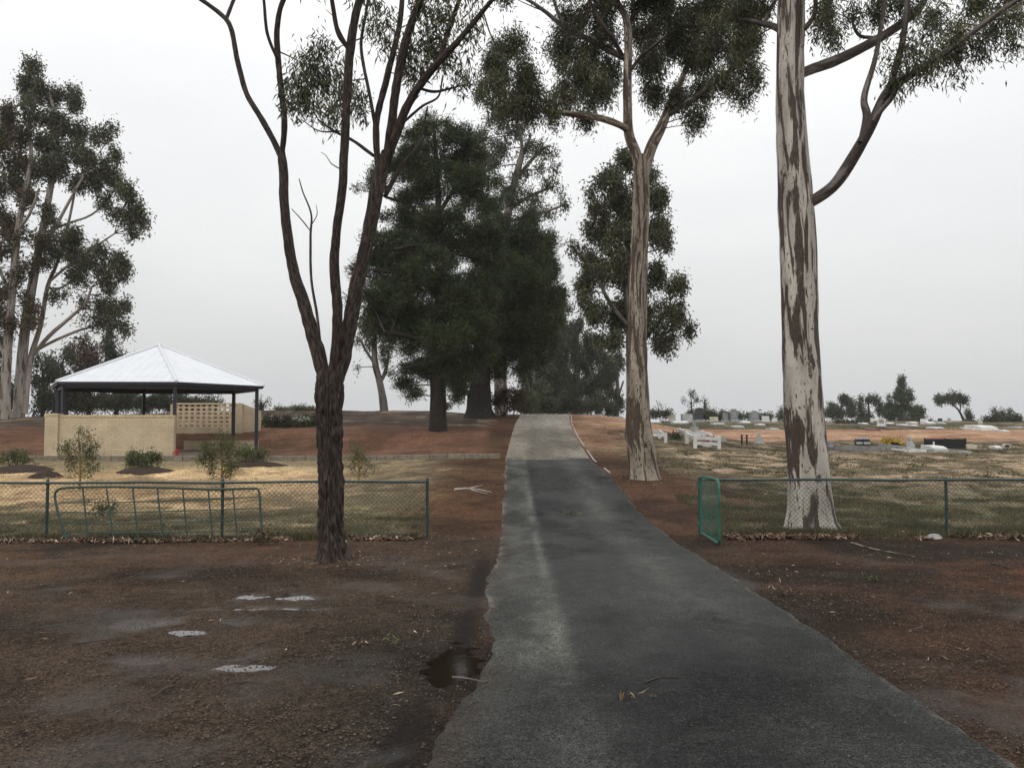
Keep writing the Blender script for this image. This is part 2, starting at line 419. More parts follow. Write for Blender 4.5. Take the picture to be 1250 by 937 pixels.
# ------------------------------------------------------------------ ground sheet
def axis(pts):
    out = [pts[0][0]]
    for (a, s0), (b, s1) in zip(pts[:-1], pts[1:]):
        while out[-1] < b - 1e-6:
            t = (out[-1] - a) / (b - a); out.append(min(b, out[-1] + s0 + (s1 - s0) * t))
    return np.array(out)
ys = axis([(-40, 4), (0, .5), (2.2, .05), (9, .06), (16, .10), (40, .22), (62, .4), (110, 3), (480, 45)])
xr = axis([(0, .045), (6, .06), (12, .11), (34, .25), (60, 1.0), (400, 45)])
xs = np.concatenate([-xr[::-1][:-1], xr])
X, Y = np.meshgrid(xs, ys)
def road_edges(y):
    l = np.interp(y, [-40, 0, 3.6, 4.3, 5, 6, 7, 8, 12.6, 20, 27, 35, 42, 50, 60, 80, 120], [-.6, -.55, -.51, -.42, -.28, -.20, -.28, -.29, -.25, -.25, -.30, -.12, .10, .52, 1.3, 3.2, 8])
    r = np.interp(y, [-40, 0, 3.6, 7.7, 10.5, 12.6, 16, 20, 27, 35, 42, 50, 60, 80, 120], [2.4, 2.4, 2.40, 2.47, 2.52, 2.55, 2.59, 2.64, 2.70, 2.85, 3.08, 3.62, 4.4, 6.2, 11])
    return l, r
# wet hollows: (px,row, half width m, half length m, kind)
PUD = [(348, 729, .46, .17), (325, 742, .62, .13), (205, 762, .75, .22), (232, 771, .20, .09), (292, 800, .15, .11), (296, 817, .22, .09), (182, 808, .25, .14),
       (452, 926, .16, .16)]
PUDB = [(552, 815, .17, .45), (570, 765, .10, .9), (586, 705, .12, 1.6), (500, 900, .10, .55)]
PUDW = [(350, 729, .46, .17), (322, 744, .60, .10), (236, 771, .22, .08), (296, 817, .26, .09)]
def gmask(lst, x, y):
    m = np.zeros_like(x)
    for px, row, a, b in lst:
        D = hit(px, row); cx = (px - CX) / F * D
        m = np.maximum(m, np.exp(-(((x - cx) / a) ** 2 + ((y - D) / b) ** 2)))
    return m
def c3(*c): return np.array(c)[None, :]
def albedo(x, y):
    x = x.ravel(); y = y.ravel(); n = lambda s, o=4, sd=0: fbm(x * s, y * s, o, sd)
    wx = x + (n(.9, 4, 1) - .5) * 1.6; wy = y + (n(.5, 4, 2) - .5) * 2.6 * S(8, 20, y)
    big = n(.55, 4, 4)[:, None]; med = n(2.6, 4, 5)[:, None]; fin = n(11, 3, 6)[:, None]
    P = lambda v: v[:, None]
    c = mix(c3(.025, .0180, .0130), c3(.052, .0370, .0265), S(.38, .62, big))                            # wet brown gravelly soil
    c = mix(c, c3(.072, .044, .026), P(S(-3.0, -5.2, wx)) * S(.40, .62, n(.8, 4, 8)[:, None]) * .8)          # warmer left
    c = mix(c, c3(.085, .048, .029), P(S(8.5, 10.5, wy) * S(-1.0, -2.5, wx)) * S(.42, .60, n(.7, 4, 9)[:, None]) * .55)
    c = mix(c, c3(.21, .105, .065), P(np.exp(-(((x + 5.6) / .7) ** 2 + ((y - 7.5) / .35) ** 2))) * .8)
    c = mix(c, c3(.050, .027, .017), P(S(2.2, 3.6, wx)) * .85 * S(.3, .6, big))                             # right verge redder
    c = mix(c, c3(.105, .045, .022), P(S(4.2, 5.6, wx) * S(6.4, 7.4, wy) * S(10.5, 9, wy)) * S(.35, .6, med) * .7)
    c = mix(c, c3(.028, .025, .020), P(S(-2.1, -.8, wx) * S(-.2, -.6, x) * S(8.5, 5, y)) * .7)       # gravel washing off the road
    # ---- left of the drive, behind the fence
    lf = P(S(-1.2, -1.9, wx))
    gl = mix(c3(.12, .10, .055), c3(.25, .205, .115), S(.40, .60, n(1.3, 5, 12)[:, None])); gl = mix(gl, c3(.062, .060, .034), S(.50, .62, n(2.1, 5, 13)[:, None]) * .75)
    c = mix(c, gl, lf * P(S(12.55, 13.1, y)))
    sand = mix(c3(.31, .22, .12), c3(.52, .38, .215), S(.3, .7, n(.6, 4, 14)[:, None])); sand = mix(sand, c3(.22, .15, .085), S(.56, .70, n(1.1, 4, 15)[:, None]) * .8)
    sand = mix(sand, c3(.17, .16, .10), P(S(24.0, 26.0, wy)) * .75)
    sl = P(S(-3.2, -5.0, wx) * S(15.4, 18.5, wy))
    c = mix(c, sand, sl)
    c = mix(c, mix(c3(.13, .10, .065), c3(.20, .155, .10), S(.4, .6, med)), P(S(-1.4, -2.0, wx) * S(-6.5, -4.6, wx) * S(17, 20, wy)) * .6)
    rb = mix(c3(.055, .030, .018), c3(.095, .052, .030), S(.35, .65, n(.7, 4, 16)[:, None]))         # bare strip along drive
    c = mix(c, rb, P(S(-2.9, -1.6, wx) * S(12.4, 13.6, y)) * .85)
    ter = mix(c3(.092, .050, .031), c3(.145, .078, .048), S(.35, .65, n(.5, 4, 17)[:, None])); ter = mix(ter, c3(.09, .055, .038), S(.5, .7, n(1.0, 4, 18)[:, None]) * .6)
    c = mix(c, ter, P(S(27.35, 27.6, y) * S(-.8, -1.4, x)))
    lit = mix(c3(.042, .032, .025), c3(.085, .062, .045), S(.35, .65, n(1.0, 4, 19)[:, None])); lit = mix(lit, c3(.22, .18, .13), S(.62, .72, n(.8, 5, 20)[:, None]) * .7)
    c = mix(c, lit, P(S(38.5, 41.5, wy) * S(-.3, -1.6, wx)))
    # ---- right of the drive
    rf = P(S(3.0, 4.4, wx) * S(12.6, 13.3, y))
    gr = mix(c3(.038, .038, .020), c3(.105, .094, .052), S(.40, .60, n(1.2, 5, 22)[:, None])); gr = mix(gr, c3(.21, .175, .12), S(.52, .62, n(1.5, 5, 23)[:, None]) * .75)
    c = mix(c, gr, rf)
    rv = mix(c3(.045, .027, .018), c3(.080, .046, .029), S(.4, .6, big))
    c = mix(c, rv, P(S(2.4, 2.7, x) * S(6.6, 4.6, wx) * S(12.6, 13.3, y) * S(31, 25, wy)))
    dry = mix(c3(.25, .195, .13), c3(.38, .30, .21), S(.38, .62, n(1.6, 4, 24)[:, None])); dry = mix(dry, c3(.075, .062, .036), S(.475, .56, n(1.5, 5, 25)[:, None]) * .9)
    c = mix(c, dry, P(S(3.8, 6.0, wx - .07 * (y - 20)) * S(19.0, 22.5, wy)))
    ol = mix(c3(.055, .050, .030), c3(.13, .105, .065), S(.42, .58, n(1.2, 5, 26)[:, None])); ol = mix(ol, c3(.27, .21, .145), S(.56, .64, n(1.0, 5, 27)[:, None]) * .75)
    c = mix(c, ol, P(S(4.6, 6, wx) * S(30.5, 34, wy)))
    red = mix(c3(.235, .130, .080), c3(.34, .22, .145), S(.35, .65, n(.6, 4, 28)[:, None])); red = mix(red, c3(.42, .31, .19), S(.6, .72, n(.5, 4, 29)[:, None]) * .8)
    c = mix(c, red, P(S(3.3, 4.2, x - .02 * (y - 30)) * S(41.5, 44, wy + .25 * (20 - x) * S(22, 6, x))))
    c = mix(c, red * .75, P(S(2.6, 2.9, x) * S(6.0, 4.2, x - .03 * (y - 30)) * S(27, 33, y)) * .8)
    gg = mix(c3(.030, .034, .020), c3(.085, .078, .045), S(.42, .58, n(.5, 5, 30)[:, None])); gg = mix(gg, c3(.26, .21, .14), S(.58, .66, n(.6, 5, 31)[:, None]) * .7)
    c = mix(c, gg, P(S(3.9, 5.5, x) * S(57.5, 60, wy)))
    c = mix(c, c3(.10, .10, .06), P(S(110, 140, y)))
    c = c * (.62 + .76 * med) * (.74 + .52 * fin) * c3(1.12, 1.08, 1.05)
    wet = np.clip(gmask(PUD, x, y) * 1.3 * S(.38, .58, n(3.5, 5, 35)) + gmask(PUDB, x, y) * .2, 0, 1)
    sheen = S(.54, .74, n(1.3, 5, 33)) * S(12.5, 9, y) * .45
    wet = np.maximum(wet, sheen)
    pb = gmask(PUDB, x, y)[:, None]
    c = mix(c, c3(.013, .0085, .006), np.clip(pb * 1.15, 0, 1))
    c = mix(c, c * .72, wet[:, None])
    return np.clip(c, .005, .9), wet
ALB, WET = albedo(X, Y)
xf, yf = X.ravel(), Y.ravel()
Z = terr(xf, yf)
le, re_ = road_edges(yf)
inroad = S(le + .06, le + .26, xf) * S(re_ - .04, re_ - .26, xf)
micro = (fbm(xf * 3.1, yf * 3.1, 4, 40) - .5) * .05 + (fbm(xf * 14, yf * 14, 2, 44) - .5) * .022
micro = micro * S(70, 30, yf) + (fbm(xf * .9, yf * .9, 3, 47) - .5) * .12 * S(3, 6, np.abs(xf - 1.1)) * S(13, 18, yf) * S(60, 50, yf)
nearroad = S(.55, 0, np.minimum(np.abs(xf - le), np.abs(xf - re_)))
Z = Z + micro * (1 - inroad) * (1 - .75 * nearroad) - inroad * .05
Z = Z - .022 * gmask(PUD, xf, yf) - .014 * gmask(PUDB, xf, yf)
ny, nx = X.shape
gi = np.arange(ny * nx).reshape(ny, nx)
Fq = np.stack([gi[:-1, :-1], gi[:-1, 1:], gi[1:, 1:], gi[1:, :-1]], -1).reshape(-1, 4)

def vc_mat(name, grain, graindist, rough0, rough1, spec, speck=None, cr=(.8, 1.2), patch=None):
    n = NT(name); a = n.n('Attribute'); a.attribute_name = 'alb'; wa = n.n('Attribute'); wa.attribute_name = 'wet'
    v = n.coord('Object')
    f = n.noise(v, grain, 3, .7); f2 = n.noise(v, grain * .28, 4, .6)
    col = n.mixc(1.0, a.outputs['Color'], n.ramp(f, [(.38, cr[0]), (.62, cr[1])]), 'MULTIPLY')
    col = n.mixc(1.0, col, n.ramp(f2, [(.38, .70), (.62, 1.3)]), 'MULTIPLY')
    if speck:
        vo = n.n('TexVoronoi'); vo.inputs['Scale'].default_value = speck[0]; n.l(v, vo.inputs['Vector'])
        m = n.ramp(vo.outputs['Color'], [(speck[1], 0), (speck[1] + .02, 1)])
        d = n.ramp(vo.outputs['Distance'], [(.25, 1), (.35, 0)])
        mm = n.n('Math', operation='MULTIPLY'); n.l(m, mm.inputs[0]); n.l(d, mm.inputs[1])
        col = n.mixc(mm.outputs[0], col, speck[2])
    rg = n.n('MapRange'); n.l(wa.outputs['Fac'], rg.inputs[0]); rg.inputs[3].default_value = rough0; rg.inputs[4].default_value = rough1
    ra = n.n('Math', operation='MULTIPLY_ADD', use_clamp=True); n.l(f2, ra.inputs[0]); ra.inputs[1].default_value = .3; n.l(rg.outputs[0], ra.inputs[2])
    sb = n.n('Math', operation='SUBTRACT'); n.l(ra.outputs[0], sb.inputs[0]); sb.inputs[1].default_value = .15
    hs = n.n('Math', operation='MULTIPLY_ADD'); n.l(f2, hs.inputs[0]); hs.inputs[1].default_value = 2.0; n.l(f, hs.inputs[2])
    n.bump(hs.outputs[0], graindist, .9)
    n.out(col, sb.outputs[0], spec)
    sp = n.n('MapRange'); n.l(wa.outputs['Fac'], sp.inputs[0]); sp.inputs[3].default_value = .06; sp.inputs[4].default_value = spec; n.l(sp.outputs[0], n.b.inputs['Specular IOR Level'])
    return n.m
M['ground'] = vc_mat('soil_and_grass', 60, .022, .95, .30, .5, (70, .88, (.17, .135, .095)), (.35, 1.7))
M['asphalt'] = vc_mat('wet_asphalt', 95, .010, .92, .45, .3, (80, .84, (.12, .12, .11)), (.18, 2.0))

def vc_object(name, V, Fq, alb, wet, mat, smooth=True):
    mb = MB(); mb.add(V, Fq, mat=0, smooth=smooth); o = mb.build(name, mat)
    ca = o.data.color_attributes.new('alb', 'FLOAT_COLOR', 'POINT')
    ca.data.foreach_set('color', np.concatenate([alb, np.ones((len(alb), 1))], 1).ravel().astype(np.float32))
    wa = o.data.attributes.new('wet', 'FLOAT', 'POINT'); wa.data.foreach_set('value', wet.astype(np.float32))
    return tag(o, kind='structure')
vc_object('ground', np.stack([xf, yf, Z], 1), Fq, ALB, WET, M['ground'])

# ------------------------------------------------------------------ driveway
ry = axis([(-35, 3), (0, .4), (2.2, .045), (10, .06), (20, .12), (60, .3), (118, 2)])
ru = np.linspace(0, 1, 72)
U, RY = np.meshgrid(ru, ry); L_, R_ = road_edges(RY)
jl = (fbm(RY * 1.3, RY * 0 + 3, 4, 50) - .5) * .12 + (fbm(RY * 7, RY * 0 + 1, 3, 51) - .5) * .06
jr = (fbm(RY * 1.1, RY * 0 + 9, 4, 52) - .5) * .08 + (fbm(RY * 7, RY * 0 + 2, 3, 53) - .5) * .06
# straight formed edge on the concrete stretch
kc = S(24, 28, RY); L_ = L_ + jl * (1 - .8 * kc); R_ = R_ + jr * (1 - S(18, 20, RY))
RX = L_ + (R_ - L_) * U
e = np.minimum(U, 1 - U)
rz_ = terr(RX, RY) + .004 - .030 * S(.03, 0, e) + .01 * S(0, .4, e)
rx, ryf, rzf, uf = RX.ravel(), RY.ravel(), rz_.ravel(), U.ravel()
nn = lambda sx_, sy_, o=4, sd=0: fbm(rx * sx_, ryf * sy_, o, sd)[:, None]
P = lambda v: v[:, None]
asp = mix(c3(.015, .0160, .0150), c3(.030, .0305, .0285), S(.35, .65, nn(.8, .5, 4, 60)))
wob = (fbm(ryf * .5, rx * 0, 3, 61) - .5) * .14
band = S(-.36, -.16, rx + wob) * S(.52, .38, rx + wob * .5)                             # pale left wheel track: wear plus wet sheen painted into the colour
asp = mix(asp, c3(.075, .075, .066), P(band * (.25 + .75 * S(4.9, 6.0, ryf))) * (.35 + .65 * S(.32, .68, nn(2.6, 1.1, 4, 62))) * .8)
edge = np.exp(-((rx + wob * .5 - .36) / .05) ** 2) * S(5, 6.5, ryf) * S(22, 16, ryf)
asp = mix(asp, c3(.15, .15, .13), P(edge) * S(.3, .6, nn(3, 1.2, 4, 63)) * .5)
t2 = np.interp(ryf, [0, 3.5, 6, 9, 13, 20, 27], [1.9, 1.8, 1.73, 1.68, 1.68, 1.75, 1.85])
asp = mix(asp, c3(.062, .062, .056), P(np.exp(-((rx - t2) / .26) ** 2) * S(5, 9, ryf)) * (.4 + .6 * S(.3, .6, nn(1.6, .7, 4, 64))) * .8)  # right wheel track, its pale sheen also painted into the colour
asp = mix(asp, c3(.040, .028, .020), P(S(.12, 0, uf)) * S(.35, .6, nn(3, 1, 4, 65)) * .9)       # soil washed over edges
asp = mix(asp, c3(.19, .165, .14), P(np.exp(-((uf - .988) / .013) ** 2)) * S(.46, .54, nn(3, 3.2, 4, 66)) * .8)
asp = mix(asp, c3(.17, .15, .12), P(np.exp(-((uf - .02) / .022) ** 2) * S(6.5, 8, ryf)) * S(.46, .58, nn(2, 1.5, 4, 67)) * .7)
con = mix(c3(.115, .102, .083), c3(.180, .160, .130), S(.35, .65, nn(.9, .35, 4, 68)))
con = mix(con, c3(.075, .070, .060), P(np.exp(-((uf - .34) / .07) ** 2) + .8 * np.exp(-((uf - .72) / .07) ** 2)) * .45)
con = mix(con, c3(.27, .25, .215), P(S(36, 44, ryf)) * .5)
jn = 27 + (fbm(rx * 1.5, ryf * 1.2, 4, 69) - .5) * 1.6
ck = S(-.1, .25, ryf - jn)
asp = mix(asp, con, P(ck))
asp = asp * (.62 + .76 * nn(9, 9, 3, 70)) * (.8 + .4 * nn(2.4, .35, 4, 73)) * 1.18
rwet = S(.35, .6, nn(.7, .45, 4, 71))[:, 0] * .40 + .12; rwet = rwet * (1 - .6 * ck)
ny, nx = RX.shape; gi = np.arange(ny * nx).reshape(ny, nx)
Fr = np.stack([gi[:-1, :-1], gi[:-1, 1:], gi[1:, 1:], gi[1:, :-1]], -1).reshape(-1, 4)
vc_object('driveway', np.stack([rx, ryf, rzf], 1), Fr, np.clip(asp, .005, .9), rwet, M['asphalt'])

# pale concrete edge strip on the right of the upper drive
M['conc'] = plain('weathered_concrete', (.34, .32, .28), .85, .3, .25, 9, .004)
M['conc_d'] = plain('dull_concrete_kerb', (.21, .18, .14), .85, .3, .3, 7, .006)
mb = MB(); yy = np.arange(19.5, 50, .3)
for a, b in zip(yy[:-1], yy[1:]):
    if vnoise(a * .9, 3.3, seed=5) < (.62 if a < 26 else .3): continue
    ra, rb_ = road_edges(a)[1] + .04, road_edges(b)[1] + .04
    mb.bar((ra, a, tz(ra, a) - .012), (rb_, b + .002, tz(rb_, b) - .012), .05, .05)
tag(mb.build('kerb_strip', M['conc']), kind='structure')
# low terrace kerb on the left
mb = MB(); yk = 27.45
xk = np.arange(-19, -.35, .6)
for a, b in zip(xk[:-1], xk[1:]):
    mb.box(((a + b) / 2, yk + .03 * math.sin(a), tz(a, yk) + .04), (b - a - .012, .15, .24), bev=.012)
tag(mb.build('terrace_kerb', M['conc_d']), kind='structure')

# ------------------------------------------------------------------ puddles
def water(name, rough, c):
    n = NT(name); n.bump(n.noise(n.coord('Object'), 9, 2), .002, .3)
    return n.out(c, rough, .6)
M['puddle'] = water('puddle_water', .06, (.035, .028, .023)); M['puddle_b'] = water('muddy_puddle', .08, (.012, .0075, .005))
def puddle(lst, mat, thr, seed, lift, rag=2.2):
    for px, row, a, b in lst:
        D = hit(px, row); cx = (px - CX) / F * D; st = .014
        gx, gy = np.meshgrid(np.arange(cx - a * 1.9, cx + a * 1.9, st), np.arange(D - b * 1.9, D + b * 1.9, st))
        f = 1.15 - np.sqrt(((gx - cx) / a) ** 2 + ((gy - D) / b) ** 2) + (fbm(gx * 5, gy * 9, 5, seed, .62) - .5) * rag
        k = f > thr
        if k.sum() < 4: continue
        ny, nx = gx.shape; z = terr(gx, gy) + lift; z = z.mean() * .3 + z * .7
        idx = np.arange(ny * nx).reshape(ny, nx); q = np.stack([idx[:-1, :-1], idx[:-1, 1:], idx[1:, 1:], idx[1:, :-1]], -1)[k[:-1, :-1]]
        used, inv = np.unique(q, return_inverse=True)
        V = np.stack([gx, gy, z], -1).reshape(-1, 3)[used]
        mb = MB(); mb.add(V, inv.reshape(-1, 4), smooth=True)
        tag(mb.build('puddle', mat), kind='structure')
puddle(PUDW, M['puddle'], .20, 80, -.015, 1.8)
puddle(PUDB[:1], M['puddle_b'], .12, 82, -.002, 1.5)
GUM = 'gum trees beyond the driveway crest'
# 1. dark rough-barked tree in front of the left fence
D1 = hit(404, 684)
tree('rough_bark_tree', 'dark rough-barked tree forking into tall crooked stems in front of the left fence', D1,
     [(406, 690, 24), (405, 668, 19), (404, 640, 17.5), (404, 600, 17), (403, 560, 16.5), (402, 520, 17), (401, 490, 18), (402, 466, 19), (403, 452, 16)],
     [([(400, 480, 14), (394, 455, 13), (385, 420, 12), (372, 375, 10.5), (357, 325, 9.5), (348, 260, 8.5), (346, 210, 8), (343, 183, 7.5)], 0, .5),
      ([(343, 192, 7), (333, 170, 6), (316, 140, 5), (300, 112, 4.6), (289, 70, 4.6), (282, 35, 4.6), (270, 18, 4.2), (240, -4, 3.8), (200, -30, 3)], .5, .9),
      ([(276, 24, 4), (282, 8, 3.4), (290, -12, 3)], .8, 1.0),
      ([(344, 190, 6), (347, 150, 5.4), (342, 100, 5), (338, 50, 5), (341, 15, 4.6), (352, -14, 4.2)], .5, .2),
      ([(338, 72, 3.4), (326, 40, 3), (322, 0, 2.6), (318, -20, 2)], .3, .1),
      ([(404, 468, 12), (409, 430, 9), (412, 380, 8.4), (408, 330, 8), (411, 280, 7.4), (418, 230, 7.4), (420, 190, 7.2), (423, 130, 7), (427, 65, 7.4), (436, 10, 6.5), (448, -20, 6)], 0, -.5),
      ([(425, 60, 4.6), (412, 38, 4.2), (405, 0, 3.8), (401, -20, 3)], -.4, -.6),
      ([(404, 492, 10), (412, 460, 13), (419, 436, 12.5), (426, 400, 12.5), (435, 350, 12), (446, 305, 12), (456, 255, 12.5), (464, 215, 12), (472, 186, 10)], 0, .3),
      ([(470, 200, 8), (478, 150, 7.5), (485, 98, 7.5), (497, 45, 7.5), (513, 0, 6.5), (522, -25, 6)], .3, .1),
      ([(463, 214, 6.5), (459, 170, 6), (461, 140, 5.6), (474, 88, 5.6), (488, 28, 5), (492, -20, 4.6)], .3, .7),
      ([(470, 206, 9), (481, 171, 8), (498, 128, 7.2), (523, 90, 6.2), (562, 47, 5), (604, -4, 3.6), (625, -30, 3)], .3, -.4),
      ([(535, 76, 5), (546, 42, 4.4), (560, 2, 4), (568, -22, 3.5)], .0, .2),
      ([(456, 190, 4), (440, 178, 3.2), (428, 170, 3), (408, 160, 2.4), (388, 146, 1.8)], .5, 1.2),
      ([(460, 168, 4), (452, 120, 3.4), (441, 60, 3.2), (446, 20, 3), (452, -15, 2.8)], .4, 1.2),
      ([(470, 240, 5), (488, 205, 4.4), (505, 185, 3.2), (515, 165, 2.2), (522, 130, 1.6)], .3, 1.0),
      ([(512, 108, 3.2), (530, 112, 2.6), (550, 108, 1.8), (572, 102, 1.2)], .1, .2),
      ([(492, 150, 2.8), (515, 130, 2.2), (535, 118, 1.8), (540, 95, 1.3)], .1, .5),
      ([(590, 15, 1.6), (600, 45, 1.3), (618, 78, 1.0), (640, 96, .8)], -.2, -.4),
      ([(391, 420, 3.2), (387, 385, 2.6), (380, 340, 2.3), (379, 290, 2.1), (380, 262, 1.7), (370, 235, 1.3), (365, 218, .9)], .2, -.2, 'bark_limb'),
      ([(379, 282, 1.3), (368, 268, 1.1), (356, 255, .8)], -.1, -.1, 'bark_limb'),
      ([(380, 275, 1.0), (387, 262, .8), (386, 250, .5)], -.1, -.1, 'bark_limb'),
      ([(422, 210, 1.4), (405, 200, 1.0), (398, 190, .7), (392, 186, .5)], 0, .2, 'bark_limb'),
      ([(427, 60, 1.4), (416, 40, 1.2), (408, 22, .8), (398, 12, .5)], 0, .3),
      ([(418, 160, 1.5), (390, 160, 1.2), (368, 146, .8)], 0, .3),
      ],
     [(362, 100, 15, 22, .5), (380, 78, 24, 18, .9), (398, 60, 22, 12, 1.2), (372, 122, 22, 17, .8), (402, 95, 24, 22, .7), (425, 112, 18, 22, .3), (352, 120, 8, 12), (392, 128, 15, 10),
      (408, 140, 14, 12, .9), (472, 50, 12, 11, .6), (498, 60, 15, 18, .5), (524, 52, 14, 28, .2), (540, 20, 20, 20, .1), (548, 66, 22, 18, .2), (566, 82, 10, 14, .0), (575, 30, 14, 18, -.1),
      (556, 96, 12, 7, .1), (505, 90, 14, 18, .6), (440, 132, 12, 8, .4), (520, 10, 22, 14, .3), (460, 20, 20, 20, .9), (400, -30, 60, 20, .6), (550, -30, 60, 20)],
     bark='bark_dark', leaf='leaf_gum', sides=72, step=.035, disp=furrow(.24, 22, 7.0, 2, (.35, .14, 7)), ldisp=furrow(.15, 10, 5.0, 4), lk=.73, tk=.90, L=.12, Wd=.020, dens=.62, droop=1.2, nsp=12, twigr=.0045, spread=.10)

# 2. big pale gum on the right, just behind the fence
D2 = 13.9
tree('gum_tree', 'tall pale gum trunk with peeling brown bark behind the right wire fence', D2,
     [(991, 652, 34), (989, 640, 31), (988, 620, 28), (986, 590, 26.5), (984, 550, 25.5), (981, 500, 25), (978, 440, 24), (976, 370, 23.5), (974, 300, 23), (971, 240, 22), (967, 180, 20), (965, 120, 18), (965, 60, 17), (966, 0, 16.5), (966, -120, 14), (970, -240, 11)],
     [([(978, 252, 10), (996, 243, 9.5), (1021, 223, 8.5), (1044, 188, 8), (1063, 154, 7.5), (1084, 112, 6.5), (1118, 88, 5), (1159, 61, 4), (1220, 15, 3.2), (1262, -12, 2.5)], 0, -1.6, 'bark_limb'),
      ([(1050, 174, 4), (1058, 142, 5.5), (1055, 118, 4.4), (1069, 69, 3.6), (1079, 8, 3), (1082, -30, 2.4)], -.7, .2, 'bark_limb'),
      ([(1085, 112, 5), (1094, 80, 4.6), (1101, 55, 4), (1106, 20, 3.4), (1110, -25, 3)], -1.0, -1.8, 'bark_limb'),
      ([(1066, 148, 3.5), (1078, 132, 3.5), (1090, 118, 3.2), (1096, 104, 2.6)], -.9, -1.1, 'bark_limb'),
      ([(974, 92, 9), (992, 84, 8.5), (1018, 75, 8), (1055, 57, 7.5), (1094, 34, 6.5), (1122, 10, 6), (1136, -10, 5), (1180, -40, 4)], 0, 1.2, 'bark_limb'),
      ([(1150, 64, 3), (1180, 45, 2.5), (1210, 25, 2), (1250, 2, 1.6)], -1.3, -.6, 'bark_limb'),
      ([(1065, 46, 3.2), (1050, 44, 2.6), (1042, 32, 2.2), (1040, 18, 1.7)], .6, .9, 'bark_limb'),
      ([(960, 42, 6), (946, 33, 5), (930, 29, 4), (913, 24, 3), (892, 22, 2)], 0, .8, 'bark_limb'),
      ([(970, 44, 5), (982, 35, 4), (994, 18, 3.2), (996, -10, 3)], 0, -.4, 'bark_limb'),
      ([(932, 29, 3.2), (940, 12, 2.8), (950, -4, 2.4)], .4, .8, 'bark_limb')],
     [(1100, 92, 20, 14, -1.2), (1126, 80, 22, 16, -1.4), (1150, 62, 22, 16, -.8), (1170, 82, 15, 8, -.6), (1172, 42, 24, 20, -1.3), (1198, 55, 18, 14, -1.0), (1215, 30, 22, 20, -.7), (1236, 48, 14, 12, -1.2), (1140, 24, 24, 18, -.4),
      (1100, 12, 24, 18, .6), (1065, 10, 22, 16, .9), (1020, 45, 15, 14, .5), (1006, 20, 17, 20, -.3), (1012, 8, 20, 16, .6), (1040, 18, 12, 14, .5), (1190, 5, 26, 18, .2), (1230, -4, 26, 16), (1116, 60, 14, 16, -1.6), (1085, 70, 8, 10, -1), (1245, 20, 14, 12, -1),
      (900, 18, 24, 20, .8), (925, 8, 22, 20, .7), (905, 52, 16, 20, .8), (1150, -40, 80, 26), (1010, -40, 60, 26), (930, -60, 60, 30), (1240, -40, 50, 20), (970, -150, 90, 60), (1060, -110, 60, 40), (900, -150, 60, 40)],
     bark='bark_gum', leaf='leaf_gum', sides=56, step=.06, disp=furrow(.05, 14, 1.6, 7, (.14, .18, 8)), ldisp=furrow(.10, 8, 2.5, 9), L=.12, Wd=.022, dens=.75, droop=1.1, nsp=13, twigr=.006, spread=.12, group='pale gums beside the driveway')

